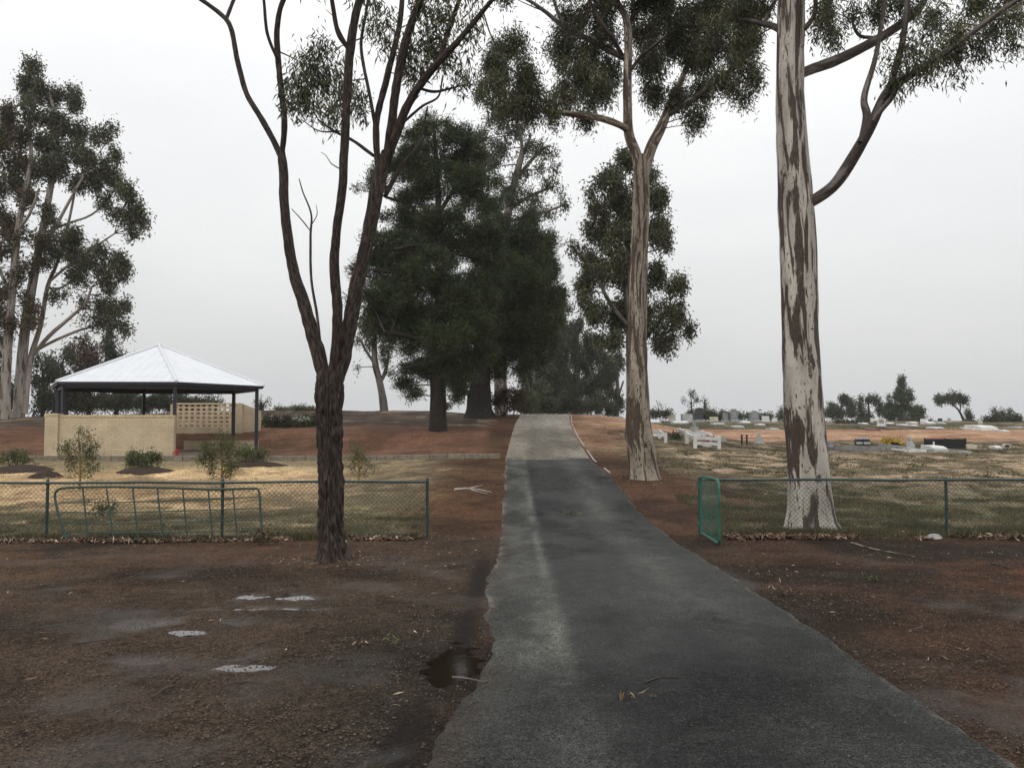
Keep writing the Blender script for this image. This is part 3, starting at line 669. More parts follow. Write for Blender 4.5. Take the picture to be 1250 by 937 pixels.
# 3. gum at the right edge of the drive
D3 = 20.6
tree('gum_tree', 'cream-barked gum with a spreading crown at the right edge of the drive', D3,
     [(787, 584, 21), (785, 572, 18), (783, 550, 17.5), (780, 515, 16), (778, 460, 14), (778, 400, 12), (779, 340, 11.5), (781, 290, 11.5), (783, 240, 11), (783, 212, 10), (783, 198, 7), (783, 188, 3)],
     [([(781, 218, 10), (777, 190, 8), (768, 165, 7), (766, 130, 6.5), (766, 85, 6.2), (767, 45, 6), (763, 20, 5), (752, 0, 4), (738, -30, 3)], 0, .3),
      ([(766, 40, 4), (776, 15, 4), (800, -2, 3.2), (835, -30, 2.4)], .2, 1.5, 'bark_limb'),
      ([(785, 216, 10), (794, 182, 8.5), (806, 158, 7.5), (814, 138, 6.5), (827, 108, 5), (838, 82, 4), (850, 50, 3), (858, 15, 2.4)], 0, 1.2),
      ([(812, 143, 5.2), (832, 129, 4.8), (852, 118, 4.4), (878, 96, 3.8), (905, 76, 2.8), (925, 50, 2)], .5, -.8, 'bark_limb'),
      ([(768, 160, 6), (755, 152, 5), (731, 144, 4.6), (688, 138, 4), (650, 132, 3.2), (620, 113, 2.4), (598, 96, 1.6)], .1, -1.4),
      ([(765, 72, 6), (745, 62, 5), (722, 50, 4.4), (690, 34, 3.8), (665, 14, 3), (640, -2, 2.4), (610, -12, 2)], .2, 1.6, 'bark_limb'),
      ([(690, 34, 3), (682, 18, 2.8), (676, 0, 2.4), (670, -20, 2)], .9, 1.6, 'bark_limb'),
      ([(760, 68, 3.5), (748, 48, 3), (730, 20, 2.6), (716, -6, 2.2)], .2, -1.2, 'bark_limb'),
      ([(655, 134, 2), (640, 122, 1.6), (630, 104, 1.3)], -1, -1.4, 'bark_limb'),
      ([(728, 143, 2.6), (724, 120, 2), (730, 95, 1.5)], -.4, .4, 'bark_limb'),
      ([(767, 90, 3), (782, 70, 2.6), (800, 55, 2), (815, 42, 1.5)], .2, -1.2, 'bark_limb')],
     [(600, 78, 24, 22, -1.0), (622, 60, 26, 22, -.6), (605, 110, 22, 18, -1.6), (640, 92, 26, 24, -1.2), (662, 116, 20, 20, -1.0), (650, 138, 20, 12, -.9), (622, 128, 20, 13, -1.2), (690, 60, 26, 26, .4), (705, 90, 26, 26, .2), (690, 118, 18, 18, -.4),
      (725, 112, 22, 26, -.2), (722, 70, 24, 24, 1.2), (700, 25, 26, 18, 1.4), (738, 36, 24, 20, .2), (745, 92, 16, 26, .8), (715, 144, 14, 14), (740, 10, 30, 18), (676, 142, 14, 10, -1),
      (790, 40, 24, 24, 1.5), (800, 78, 26, 28, .2), (822, 50, 28, 28, 1.0), (796, 112, 20, 20, .6), (850, 30, 30, 26, 1.0), (850, 72, 28, 24, .8), (874, 50, 30, 28, -.4), (898, 76, 24, 20, -.6), (915, 45, 24, 26, -.4), (882, 105, 26, 16, -.8),
      (920, 96, 16, 14, -.6), (852, 108, 24, 16, .3), (828, 118, 22, 16, .4), (856, 138, 22, 9, -.3), (815, 15, 30, 20), (880, 10, 34, 22), (790, 5, 30, 18), (920, 10, 24, 20), (842, 150, 10, 8), (905, 118, 12, 10),
      (700, -30, 60, 24), (800, -40, 70, 30), (890, -30, 50, 24), (620, -10, 20, 12)],
     bark='bark_gum2', leaf='leaf_gum', sides=36, step=.08, disp=furrow(.09, 12, 1.8, 12, (.10, .3, 7)), ldisp=furrow(.08, 8, 2.0, 13), L=.125, Wd=.028, dens=1.0, droop=1.0, nsp=14, twigr=.008, spread=.14, group='pale gums beside the driveway')

# 4. dense gum directly behind it
tree('gum_tree', 'dense dark gum with a tall narrow crown directly behind the cream-barked gum', 34,
     [(771, 540, 9), (771, 500, 7), (770, 440, 6), (768, 380, 5), (766, 300, 4), (764, 230, 3)],
     [([(770, 440, 4), (790, 410, 3.4), (815, 380, 2.4)], 0, .6), ([(769, 400, 4), (745, 370, 3), (725, 330, 2)], 0, -.6), ([(768, 350, 3.5), (785, 310, 3), (795, 270, 2)], 0, .5)],
     [(764, 195, 20, 16), (748, 220, 24, 22), (785, 215, 22, 20), (735, 248, 22, 24), (770, 250, 30, 28), (800, 240, 18, 24), (728, 285, 22, 24), (760, 295, 30, 30), (796, 290, 22, 30), (716, 318, 18, 20), (742, 335, 28, 26), (775, 345, 30, 26), (802, 335, 18, 18),
      (716, 350, 20, 16), (725, 378, 22, 22), (760, 385, 30, 24), (795, 385, 26, 26), (822, 350, 18, 16), (828, 382, 20, 18), (810, 415, 26, 14), (745, 415, 22, 12), (838, 400, 10, 10), (700, 300, 6, 8), (816, 300, 8, 8)],
     bark='bark_gum3', leaf='leaf_gum', sides=14, step=.4, L=.17, Wd=.055, dens=1.05, droop=.8, nsp=14, twigr=.018, group=GUM)

# 5. pines left of the drive
DP = hit(535, 526)
tree('pine_tree', 'large dark pine with a straight bare trunk left of the drive', DP,
     [(535, 529, 12.5), (535, 515, 11), (535, 490, 10.5), (535, 440, 9), (536, 380, 7), (536, 300, 5), (534, 220, 3.5), (530, 160, 2)],
     [([(535, 430, 5), (505, 412, 4), (470, 405, 2.5)], 0, -1), ([(536, 360, 5), (500, 335, 4), (455, 330, 2.5)], 0, -.5), ([(536, 300, 4), (505, 255, 3), (470, 240, 2)], 0, .4),
      ([(536, 260, 3.5), (560, 225, 3), (585, 210, 2)], 0, .5), ([(535, 450, 4), (515, 445, 3), (492, 450, 2)], 0, -1), ([(535, 320, 4), (510, 300, 3), (480, 305, 2)], 0, -2.2)],
     [(524, 152, 26, 18), (552, 165, 26, 20), (500, 178, 22, 18), (530, 192, 34, 22), (575, 185, 26, 22), (470, 205, 28, 14), (510, 222, 30, 22), (552, 225, 34, 26), (592, 220, 22, 22), (458, 226, 20, 10), (485, 262, 28, 14), (535, 265, 34, 26), (580, 262, 30, 26),
      (472, 292, 34, 14), (450, 318, 28, 14), (505, 305, 34, 18), (550, 305, 34, 28), (595, 305, 26, 26), (440, 335, 16, 10), (480, 338, 34, 16), (520, 348, 36, 22), (565, 350, 32, 26), (455, 366, 32, 16), (495, 378, 38, 22), (540, 390, 40, 26), (580, 395, 32, 24),
      (465, 398, 28, 13), (505, 420, 36, 20), (545, 432, 36, 20), (585, 430, 26, 20), (560, 462, 26, 14), (510, 452, 24, 14), (494, 466, 17, 12), (505, 480, 14, 8), (478, 456, 6, 4), (560, 480, 14, 10), (450, 380, 14, 8), (436, 230, 6, 4), (520, 300, 30, 22, 2.0), (560, 400, 40, 24, 2.0), (520, 400, 36, 22, 1.5), (505, 200, 30, 22), (560, 205, 26, 24, 1), (500, 240, 26, 16), (515, 285, 40, 22, 1), (480, 315, 36, 18, .8), (470, 350, 36, 18, 1), (485, 360, 30, 22, -1), (480, 385, 40, 20, 1), (500, 400, 40, 20, 1), (525, 325, 34, 26, -1), (560, 375, 34, 30, -.5), (590, 365, 26, 30, 1.5), (540, 455, 40, 20, 1), (590, 300, 24, 34, 1), (575, 230, 24, 28, 1), (548, 415, 40, 26, -1)],
     bark='bark_pine', leaf='leaf_pine', sides=20, step=.25, disp=furrow(.12, 14, 2, 21), L=.22, Wd=.034, dens=1.0, style='pine', nsp=16, twigr=.02, spread=.26, core=.5, group='pines left of the drive')
tree('pine_tree', 'broad dark pine on a thick buttressed trunk at the drive crest', 46,
     [(586, 507, 19), (586, 500, 16), (585, 480, 14), (587, 450, 12), (592, 400, 12), (600, 330, 9), (610, 260, 5)],
     [([(590, 430, 7), (625, 410, 5), (655, 400, 3)], 0, .5), ([(596, 370, 6), (630, 350, 4), (665, 345, 2.5)], 0, -.5), ([(603, 320, 5), (640, 300, 3.5), (660, 290, 2.5)], 0, 1)],
     [(612, 250, 22, 14), (640, 262, 24, 16), (618, 285, 34, 22), (655, 290, 24, 20), (605, 325, 34, 24), (645, 325, 34, 26), (672, 325, 14, 18), (625, 365, 36, 26), (665, 368, 24, 24), (600, 390, 34, 24), (645, 400, 34, 24), (678, 390, 10, 18), (615, 428, 36, 18), (655, 430, 24, 16),
      (600, 448, 32, 16), (635, 445, 26, 12), (570, 440, 24, 18), (572, 470, 20, 10), (640, 350, 40, 30, 2.5), (620, 400, 40, 26, 2.5), (668, 415, 16, 10), (575, 360, 26, 26), (682, 360, 8, 12), (630, 305, 40, 26, 1), (640, 345, 40, 30, -1.5), (655, 305, 26, 26, 1), (660, 345, 26, 30, 1), (630, 385, 44, 26, -1), (665, 395, 22, 26, 1), (625, 415, 44, 26, 1.2), (600, 300, 30, 30, 1), (598, 360, 34, 34, 1)],
     bark='bark_pine', leaf='leaf_pine', sides=20, step=.3, disp=furrow(.30, 9, .8, 23, (.25, .7, 6)), L=.25, Wd=.042, dens=1.0, style='pine', nsp=16, twigr=.025, spread=.32, core=.5, group='pines left of the drive')
tree('gum_tree', 'open-crowned gum rising above and behind the dark pines', 58,
     [(612, 505, 9), (610, 420, 8), (612, 330, 7), (620, 262, 5.5), (630, 215, 4.5), (637, 190, 4)],
     [([(628, 222, 3.4), (645, 200, 2.8), (662, 182, 2.2), (672, 178, 1.6)], 0, .8), ([(637, 195, 3.4), (636, 165, 2.8), (622, 130, 2.4), (612, 105, 1.8)], 0, -.5), ([(622, 255, 3.2), (650, 238, 2.6), (675, 228, 2)], 0, 1),
      ([(620, 270, 3), (655, 262, 2.4), (684, 252, 1.8)], 0, -.8), ([(634, 200, 2.6), (648, 165, 2)], 0, .5)],
     [(590, 118, 20, 16), (612, 100, 20, 16), (628, 125, 20, 18), (605, 145, 24, 18), (590, 165, 14, 16), (632, 160, 14, 14), (650, 178, 14, 9), (668, 185, 16, 8), (680, 206, 9, 6), (655, 205, 14, 7), (636, 215, 14, 10), (668, 226, 16, 7), (690, 252, 9, 7), (672, 258, 16, 7),
      (652, 246, 16, 8), (612, 180, 16, 16), (600, 200, 18, 20), (640, 236, 14, 8), (684, 235, 6, 4), (618, 235, 16, 14), (640, 185, 12, 8)],
     bark='bark_gum3', leaf='leaf_gum_l', sides=10, step=.6, L=.24, Wd=.085, dens=.6, droop=.8, nsp=12, twigr=.03, group=GUM)
tree('gum_tree', 'slim leaning gum on the crest left of the pines', 51,
     [(469, 502, 6), (467, 485, 5), (463, 465, 4.6), (459, 448, 4.4), (457, 430, 3.6), (458, 405, 2.6)],
     [([(463, 468, 3.4), (470, 455, 3), (473, 440, 2.2)], 0, .3), ([(458, 445, 2.6), (448, 430, 2), (440, 415, 1.5)], 0, -.3)],
     [(450, 405, 14, 12), (470, 402, 16, 14), (462, 385, 16, 12), (442, 392, 10, 9), (452, 420, 10, 7), (474, 425, 10, 10), (437, 415, 7, 4), (470, 440, 6, 8), (480, 412, 10, 10), (436, 448, 4, 3)],
     bark='bark_gum3', leaf='leaf_gum', sides=12, step=.3, disp=furrow(.2, 6, 1, 31), L=.20, Wd=.06, dens=.8, nsp=12, twigr=.02, group=GUM)
# 6. gums at far left
LG = 'tall gums at the left edge'
tree('gum_tree', 'tall pale-limbed gum with billowing crown behind the picnic shelter', 50,
     [(22, 516, 9.5), (23, 500, 8), (26, 450, 7.2), (31, 399, 6.6), (40, 345, 6), (49, 296, 5.2), (58, 250, 4.5), (66, 200, 4), (68, 150, 3), (60, 110, 2)],
     [([(30, 505, 7.5), (33, 470, 6.5), (38, 435, 5.5), (50, 395, 4.6), (58, 350, 4), (70, 320, 3.2), (84, 270, 2.6), (96, 210, 2)], 0, 1.0, 'bark_gum4'),
      ([(38, 436, 4.2), (60, 410, 4), (85, 388, 3.4), (104, 370, 2.8), (112, 350, 2)], .3, -1.2, 'bark_gum4'), ([(40, 430, 3.4), (66, 416, 3), (100, 402, 2.6), (128, 396, 1.8)], .3, .8, 'bark_gum4'),
      ([(45, 315, 3.6), (66, 280, 3.2), (85, 245, 2.8), (102, 215, 2)], 0, -1, 'bark_gum4'), ([(52, 285, 3.2), (85, 272, 2.6), (112, 262, 2), (135, 240, 1.6)], 0, 1.2, 'bark_gum4'), ([(58, 346, 3), (82, 325, 2.6), (110, 305, 2), (140, 285, 1.6)], .5, -.5, 'bark_gum4'),
      ([(56, 350, 2.6), (72, 352, 2.2), (94, 340, 1.8)], .5, 1, 'bark_gum4')],
     [(38, 82, 14, 14), (30, 105, 22, 22), (56, 108, 20, 22), (48, 140, 28, 22), (85, 112, 12, 10), (96, 128, 14, 18), (74, 145, 18, 16), (92, 160, 18, 20), (62, 172, 28, 20), (100, 190, 22, 20), (78, 205, 24, 18), (116, 168, 9, 14), (125, 205, 16, 18), (134, 165, 9, 16), (142, 190, 9, 14),
      (112, 222, 20, 14), (142, 222, 16, 16), (155, 240, 18, 18), (168, 258, 14, 18), (150, 262, 20, 14), (176, 272, 9, 12), (164, 284, 14, 7), (130, 246, 12, 12), (92, 222, 18, 10), (110, 196, 12, 10),
      (90, 290, 24, 18), (112, 310, 28, 20), (138, 322, 22, 18), (130, 340, 24, 10), (102, 335, 20, 14), (82, 312, 18, 14), (150, 330, 10, 12), (66, 300, 16, 16), (64, 262, 14, 18), (68, 360, 14, 8), (100, 368, 14, 5), (124, 376, 24, 11), (146, 372, 14, 14), (118, 390, 22, 9), (144, 392, 14, 10), (156, 402, 10, 6), (45, 205, 26, 20), (30, 230, 22, 20), (134, 356, 10, 8)],
     bark='bark_gum4', leaf='leaf_gum', sides=16, step=.4, ldisp=None, L=.23, Wd=.08, dens=.85, droop=.5, nsp=14, twigr=.025, tk=.85, lk=.62, group=LG)
tree('gum_tree', 'pale slender gum cut by the left edge of the view', 49,
     [(6, 517, 8), (7, 480, 6.5), (9, 430, 6), (12, 390, 5.6), (17, 330, 5), (22, 280, 4.4), (32, 230, 3.6), (38, 190, 2.8), (34, 150, 2)],
     [([(14, 365, 3.2), (0, 330, 2.8), (-18, 290, 2)], 0, 1, 'bark_gum4'), ([(22, 280, 3), (36, 262, 2.4), (48, 230, 2)], 0, -1, 'bark_gum4'), ([(8, 440, 3), (-10, 400, 2.6), (-30, 360, 2)], 0, .4, 'bark_gum4')],
     [(8, 140, 20, 22), (22, 165, 20, 18), (4, 185, 22, 22), (-15, 160, 24, 24), (26, 200, 24, 14), (8, 262, 22, 16), (38, 245, 16, 14), (-12, 225, 28, 20), (20, 280, 22, 14), (5, 300, 26, 14), (45, 290, 16, 14), (24, 335, 20, 16), (6, 355, 18, 14), (38, 370, 16, 14), (26, 395, 22, 12), (50, 320, 14, 12), (-20, 310, 28, 26), (-20, 380, 28, 26), (8, 385, 14, 10)],
     bark='bark_gum4', leaf='leaf_warm', sides=14, step=.4, L=.23, Wd=.08, dens=.8, droop=.5, nsp=14, twigr=.025, tk=.85, lk=.7, group=LG)
BK = 'dark trees behind the left gums'
for k, (px, top, wd, lab, lf, Dd, b) in enumerate((
        (-12, 400, 30, 'dark tree behind the gums, cut by the left edge', 'leaf_far', 64, 512), (52, 430, 18, 'dark slim tree directly right of the pale gum trunks', 'leaf_far', 66, 508), (76, 415, 20, 'dark airy tree between the gum trunks and the shelter roof', 'leaf_far', 70, 506),
        (108, 408, 24, 'reddish-brown crowned tree just behind the left corner of the shelter roof', 'leaf_brown', 68, 506), (142, 402, 24, 'bushy dark tree rising over the left slope of the shelter roof', 'leaf_far', 72, 504), (3, 460, 20, 'low dark tree between the two pale gum trunks', 'leaf_far', 62, 512), (215, 478, 20, 'low dark tree seen through the middle of the shelter', 'leaf_far', 74, 505),
        (262, 482, 16, 'small dark tree seen through the right side of the shelter', 'leaf_far', 78, 505), (318, 484, 10, 'small round green tree just right of the shelter', 'leaf_gum_l', 76, 505))):
    h = b - top; bl = []
    r2_ = random.Random(k)
    for q in range(9 if wd > 12 else 5):
        f = (q + .5) / (9 if wd > 12 else 5); ww = wd * (.45 + .75 * math.sin(math.pi * min(1, .15 + f * .8)))
        bl.append((px + r2_.uniform(-.5, .5) * ww * 1.2, top + h * (.08 + .86 * f), ww * .62, h * .13))
    tree('background_tree', lab, Dd, [(px, b + 3, 3), (px + 1, b - h * .4, 2.4), (px, top + h * .3, 1.5)], [([(px, b - h * .3, 1.6), (px + wd * .5, top + h * .4, 1)], 0, .5)], bl,
         bark='bark_pine', leaf=lf, group=BK, sides=8, step=.8, L=.30, Wd=.11, dens=.55, nsp=12, twigr=.03)
# 7. trees closing the view over the crest
CR = 'trees closing the view over the drive crest'
for k, (px, top, wd, lab, lf, Dd, b, dn) in enumerate((
        (650, 405, 20, 'tall olive tree over the crest, nearest the pines', 'leaf_gum_l', 70, 508, .75), (676, 360, 24, 'tallest dark tree over the drive crest', 'leaf_far', 82, 508, .8), (704, 385, 24, 'dark rounded tree over the right side of the drive crest', 'leaf_far', 90, 508, .85),
        (730, 398, 22, 'dark tree left of the pale tombs, over the crest', 'leaf_far', 86, 507, .8), (752, 425, 15, 'small airy tree just left of the cream gum trunk', 'leaf_far', 95, 505, .6), (690, 345, 16, 'pale airy gum top behind the dark crest trees', 'leaf_gum_l', 100, 508, .45), (662, 440, 22, 'low thick dark tree right beside the crest of the drive', 'leaf_far', 72, 508, .8), (800, 440, 0, '', '', 0, 0, 0))):
    if not wd: continue
    h = b - top; bl = []; r2_ = random.Random(40 + k)
    for q in range(12):
        f = (q + .5) / 12; ww = wd * (.4 + .8 * math.sin(math.pi * min(1, .12 + f * .75)))
        bl.append((px + r2_.uniform(-.6, .6) * ww, top + h * (.06 + .88 * f), ww * .6, h * .10))
    tree('background_tree', lab, Dd, [(px, b + 4, 3.4), (px + 2, b - h * .4, 2.6), (px, top + h * .3, 1.6)],
         [([(px, b - h * .15, 2), (px + wd * .6, b - h * .5, 1.3)], 0, .5, 'bark_gum3'), ([(px, b - h * .2, 1.8), (px - wd * .5, b - h * .55, 1.2)], 0, -.5, 'bark_gum3')], bl,
         bark='bark_gum3', leaf=lf, group=CR, sides=8, step=.8, L=.30, Wd=.12, dens=dn, nsp=12, twigr=.035)
# 8. far trees right of the big gum
FR = 'far trees beyond the cemetery'
def far(px, b, Dd, lab, blobs, trunk, limbs=(), lf='leaf_far', name='background_tree', dens=.9, L=None, group=FR, **k):
    L = L or .0022 * Dd
    return tree(name, lab, Dd, trunk, limbs, blobs, bark='bark_pine', leaf=lf, group=group, sides=7, step=1.2, L=L, Wd=L * .45, dens=dens, nsp=10, twigr=.03, **k)
far(1020, 516, 125, 'dark rounded tree just right of the big gum trunk', [(1018, 497, 12, 10), (1028, 487, 12, 7), (1036, 492, 8, 12), (1012, 505, 10, 8), (1026, 505, 14, 8), (1040, 502, 7, 8)], [(1026, 518, 2), (1027, 495, 1.2)])
far(1060, 516, 125, 'dark flat-topped tree between the rounded tree and the conifer', [(1058, 487, 10, 5), (1068, 489, 9, 5), (1050, 494, 7, 6), (1072, 500, 9, 9), (1058, 506, 10, 7), (1048, 505, 8, 7)], [(1062, 518, 1.8), (1060, 492, 1)])
far(1100, 517, 118, 'dark pointed conifer, the tallest tree beyond the cemetery', [(1100, 462, 4, 5), (1100, 470, 7, 5), (1094, 477, 8, 4), (1106, 478, 9, 4), (1090, 484, 9, 3), (1102, 487, 13, 5), (1112, 486, 6, 4), (1092, 495, 12, 6), (1108, 497, 14, 7), (1120, 503, 9, 8), (1098, 505, 16, 8), (1084, 505, 8, 8), (1110, 510, 16, 6), (1124, 510, 5, 6)], [(1101, 519, 2.5), (1100, 480, 1.2), (1100, 462, .5)], lf='leaf_pine', name='conifer_tree', dens=1.1)
far(1175, 518, 105, 'flat-topped umbrella tree on a thin leaning trunk', [(1148, 484, 8, 5), (1160, 483, 9, 4), (1172, 485, 10, 5), (1178, 490, 5, 4), (1145, 490, 6, 4), (1164, 489, 12, 3.5), (1155, 488, 7, 3)], [(1177, 519, 1.6), (1175, 510, 1.4), (1170, 500, 1.2), (1162, 493, .9)], [([(1172, 503, .9), (1172, 494, .7), (1166, 489, .5)], 0, 0)])
far(1183, 517, 110, 'small dark tree tucked under the leaning umbrella tree', [(1182, 505, 5, 5), (1184, 511, 5, 5), (1180, 513, 4, 3)], [(1183, 518, 1), (1183, 508, .7)])
far(1224, 516, 98, 'spiky grey-green bush tree above the far right hedge', [(1216, 502, 6, 4), (1226, 503, 7, 4), (1234, 502, 5, 4), (1224, 510, 9, 5), (1212, 500, 4, 2)], [(1224, 518, 1.2), (1224, 505, .8)], [([(1224, 510, .8), (1213, 499, .5)], 0, 0), ([(1224, 510, .8), (1236, 499, .5)], 0, 0)], lf='leaf_gum', dens=.5)
far(845, 506, 120, 'tiny wispy pine with layered crown left of the dark tomb', [(843, 479, 5, 1.6), (846, 483, 3, 1.3), (836, 488, 4, 1.2), (850, 487.5, 5, 1.6), (843, 493, 3, 1.5)], [(845, 508, .9), (844, 490, .7), (842, 479, .5)], [([(844, 492, .5), (836, 488, .3)], 0, 0), ([(844, 492, .5), (851, 488, .3)], 0, 0)])
far(862, 506, 120, 'tiny wispy pine right of the dark tomb', [(860, 488, 3, 1.6), (863, 497, 4, 2), (861, 492, 2, 2), (858, 501, 4, 2)], [(861, 508, .7), (860, 489, .4)])
far(1008, 512, 110, 'small round tree half hidden by the big gum trunk', [(953, 501, 4, 4), (952, 507, 5, 4)], [(952, 512, .8), (952, 503, .5)])
far(806, 506, 110, 'bare twiggy sapling right of the cream gum', [(806, 493, 3, 4)], [(806, 508, .5), (804, 498, .4), (801, 488, .3)], [([(805, 503, .3), (812, 492, .2)], 0, 0), ([(804, 500, .3), (797, 494, .2)], 0, 0), ([(806, 504, .3), (815, 498, .2)], 0, 0)], dens=.05)
far(757, 500, 95, 'low round dark bush behind the pale tombs', [(745, 500, 8, 4), (752, 501, 6, 3)], [(747, 506, .8), (747, 501, .5)])

# hedges and bushes along the skyline (countable clumps)
def bush(name, lab, px, row, w_, h_, Dd, lf, cat='bush', group=None, dens=.9, L=.12, n=6, flowers=None, seed=0, k_stem=3):
    r_ = random.Random(seed + int(px)); g = ground_px(px, Dd)
    root = thing(name, lab, cat, g, group); rw = w_ * Dd / F; rh = h_ * Dd / F
    mb = MB(); top = []
    for q in range(k_stem):
        a = g + np.array([r_.uniform(-.15, .15) * rw, r_.uniform(-.1, .1) * rw, -.04]); b = g + np.array([r_.uniform(-.8, .8) * rw * .5, r_.uniform(-.4, .4) * rw * .5, rh * .7])
        Q = curve3(a, b, rh * .1, 6); mb.tube(Q, np.linspace(max(.008, rh * .03), .004, 6), 5, 0); top.append(Q)
    mb.build('stem', M['twig'], root)
    bl = []
    cy0 = row
    for q in range(n):
        f = (q + .5) / n
        bl.append((px + (f - .5) * w_ * .85, row - h_ * (.5 + r_.uniform(-.1, .15)), w_ / n * .95 + 1.5, h_ * r_.uniform(.38, .52), r_.uniform(-.3, .3) * min(rw, 2)))
    arr = np.vstack(top); arr = np.hstack([arr, np.full((len(arr), 1), .01)])
    crown(root, arr, bl, Dd, leaf=lf, L=L, Wd=L * .42, dens=dens, droop=-.1, nsp=10, twigr=.006, name='foliage')
    return root
for px, w_, h_, lab in ((98, 44, 30, 'dark scrub seen under the left end of the shelter roof'), (138, 46, 28, 'dark scrub seen through the shelter, left of its middle post'), (186, 46, 27, 'dark scrub seen through the shelter, just right of its middle post'), (232, 44, 22, 'dark scrub above the left half of the brick lattice screen'), (66, 40, 30, 'dark scrub between the pale gum trunks and the shelter')):
    bush('bush', lab, px, 506, w_, h_, 68, 'leaf_far', 'bush', 'scrub behind the shelter', n=8, L=.2, dens=.9)
bush('bush', 'brownish dry bush beside the crest of the drive, below the broad pine', 620, 504, 46, 32, 47, 'leaf_brown', n=7, L=.14, dens=.5, k_stem=6)
for px, w_, h_, lab, Dd in ((668, 26, 22, 'dark low bush right beside the drive crest', 66), (694, 28, 26, 'dark bush under the rounded crest tree', 76), (718, 26, 24, 'dark bush behind the bright white slab', 80), (742, 22, 16, 'small dark bush behind the pale cross', 84), (642, 24, 26, 'dark bush over the left edge of the drive crest', 62)):
    bush('bush', lab, px, 507, w_, h_, Dd, 'leaf_far', 'bush', 'bushes under the crest trees', n=7, L=.2, dens=.8)
bush('bush', 'olive bush against the pine trunk at the drive crest', 640, 505, 26, 30, 52, 'leaf_gum', n=5, L=.18, dens=.6)
bush('bush', 'dark low shrub on the crest just right of the big pine trunk', 711 - 100 - 68, 500, 10, 8, 50, 'leaf_far', n=3, L=.12)
for px, row, w_, h_, lab in ((340, 521, 40, 14, 'long dark hedge behind the shelter, its left stretch'), (378, 520, 26, 13, 'dark hedge stretch just left of the rough-barked tree'), (362, 505, 60, 9, 'pale olive back hedge above the white flower beds')):
    bush('hedge', lab, px, row, w_, h_, hit(px, row) if row > 510 else 52, 'leaf_shrub' if h_ < 10 else 'leaf_far', 'hedge', 'hedges of the memorial garden', n=9, L=.12)
for px, row, w_, h_, lab, Dd in ((1040, 521, 44, 7, 'low green hedge under the rounded far trees', 76), (1225, 522, 50, 16, 'dark hedge at the right edge beyond the graves', 84), (1120, 519, 40, 6, 'low dark hedge at the foot of the pointed conifer', 92), (885, 512, 50, 8, 'dark hedge behind the row of grey headstones', 88), (855, 510, 34, 9, 'dark clipped hedge around the dark domed tomb', 86),
                              (925, 513, 40, 7, 'low hedge at the foot of the broad grey headstone', 86), (805, 508, 30, 7, 'dark low hedge just right of the cream gum', 84), (1185, 522, 34, 6, 'low scrub under the umbrella tree', 90), (970, 512, 40, 7, 'low scrub hedge beside the big gum trunk', 90)):
    bush('hedge', lab, px, row, w_, h_, Dd, 'leaf_far', 'hedge', 'hedges beyond the graves', n=8, L=.22, dens=.9)

# memorial garden plants on the sand
GP = 'young shrubs planted on the sand'
def sapling(lab, px, row, top, w_, stems, lf='leaf_shrub', dens=.35, seed=1):
    Dd = hit(px, row); r_ = random.Random(seed); h = row - top
    tr = [(px + 0, row + 1, 1.6), (px + 1, row - h * .4, 1.2), (px + r_.uniform(-2, 2), top + h * .1, .6)]
    lim = []; bl = []
    for k in range(stems):
        f = .25 + .65 * k / stems; sx_ = (-1 if k % 2 else 1) * w_ * .5 * r_.uniform(.5, 1.0) * (1.15 - .6 * f)
        y0 = row - h * f * .75; e = (px + sx_, y0 - h * r_.uniform(.15, .28))
        lim.append(([(px, y0, .9), (px + sx_ * .55, y0 - h * .08, .7), (e[0], e[1], .45)], 0, r_.uniform(-.35, .35)))
        bl.append((e[0], e[1] + 2, 6.5, 6, r_.uniform(-.3, .3))); bl.append((px + sx_ * .6, y0 - 2, 5, 5, r_.uniform(-.2, .2)))
    bl.append((px + 1, top + 5, 5, 7, 0)); bl.append((px + 1, top + h * .3, 6, 8, 0))
    return tree('sapling', lab, Dd, tr, lim, bl, bark='stem_y', leaf=lf, sides=7, step=.08, L=.075, Wd=.020, dens=dens, droop=-.2, nsp=7, twigr=.0035, group=GP, cat='sapling', core=.5, spread=.075)
M['stem_y'] = plain('yellowish_stem', (.22, .15, .05), .7)
sapling('leggy young shrub with yellow stem at the left end of the brick wall', 97, 598, 520, 48, 9, seed=3)
sapling('bushier young shrub in front of the shelter right post', 270, 597, 524, 50, 11, seed=4, dens=.42)
sapling('thin sparse sapling just right of the rough-barked tree', 437, 590, 540, 34, 6, seed=5, dens=.2)
bush('shrub', 'compact green shrub on a dark mulch mound before the brick wall', 174, 574, 40, 24, hit(174, 574), 'leaf_shrub', 'shrub', GP, n=5, L=.09, dens=.75)
bush('shrub', 'low olive shrub on dark mulch right of the shelter posts', 307, 566, 36, 22, hit(307, 567), 'leaf_shrub', 'shrub', GP, n=5, L=.09, dens=.4)
bush('shrub', 'flat olive shrub on dark mulch at the left edge of the sand', 18, 568, 44, 16, hit(18, 568), 'leaf_shrub', 'shrub', GP, n=5, L=.09, dens=.4)
bush('shrub', 'small low shrub right behind the left wire fence and leaning gate', 128, 630, 30, 16, hit(128, 632), 'leaf_shrub', 'shrub', GP, n=4, L=.07, dens=.3)
bush('shrub', 'tiny dark shrub beside the left rail grave', 823, 536, 9, 6, hit(823, 536), 'leaf_far', 'shrub', None, n=2, L=.09)
bush('shrub', 'sprawling weed at the foot of the fence right of the leaning gate', 322, 668, 34, 20, 11.9, 'leaf_brown', 'weed', None, n=4, L=.07, dens=.16)
M['mulch'] = plain('dark_mulch', (.045, .030, .022), .9, .2, .5, 14, .02)
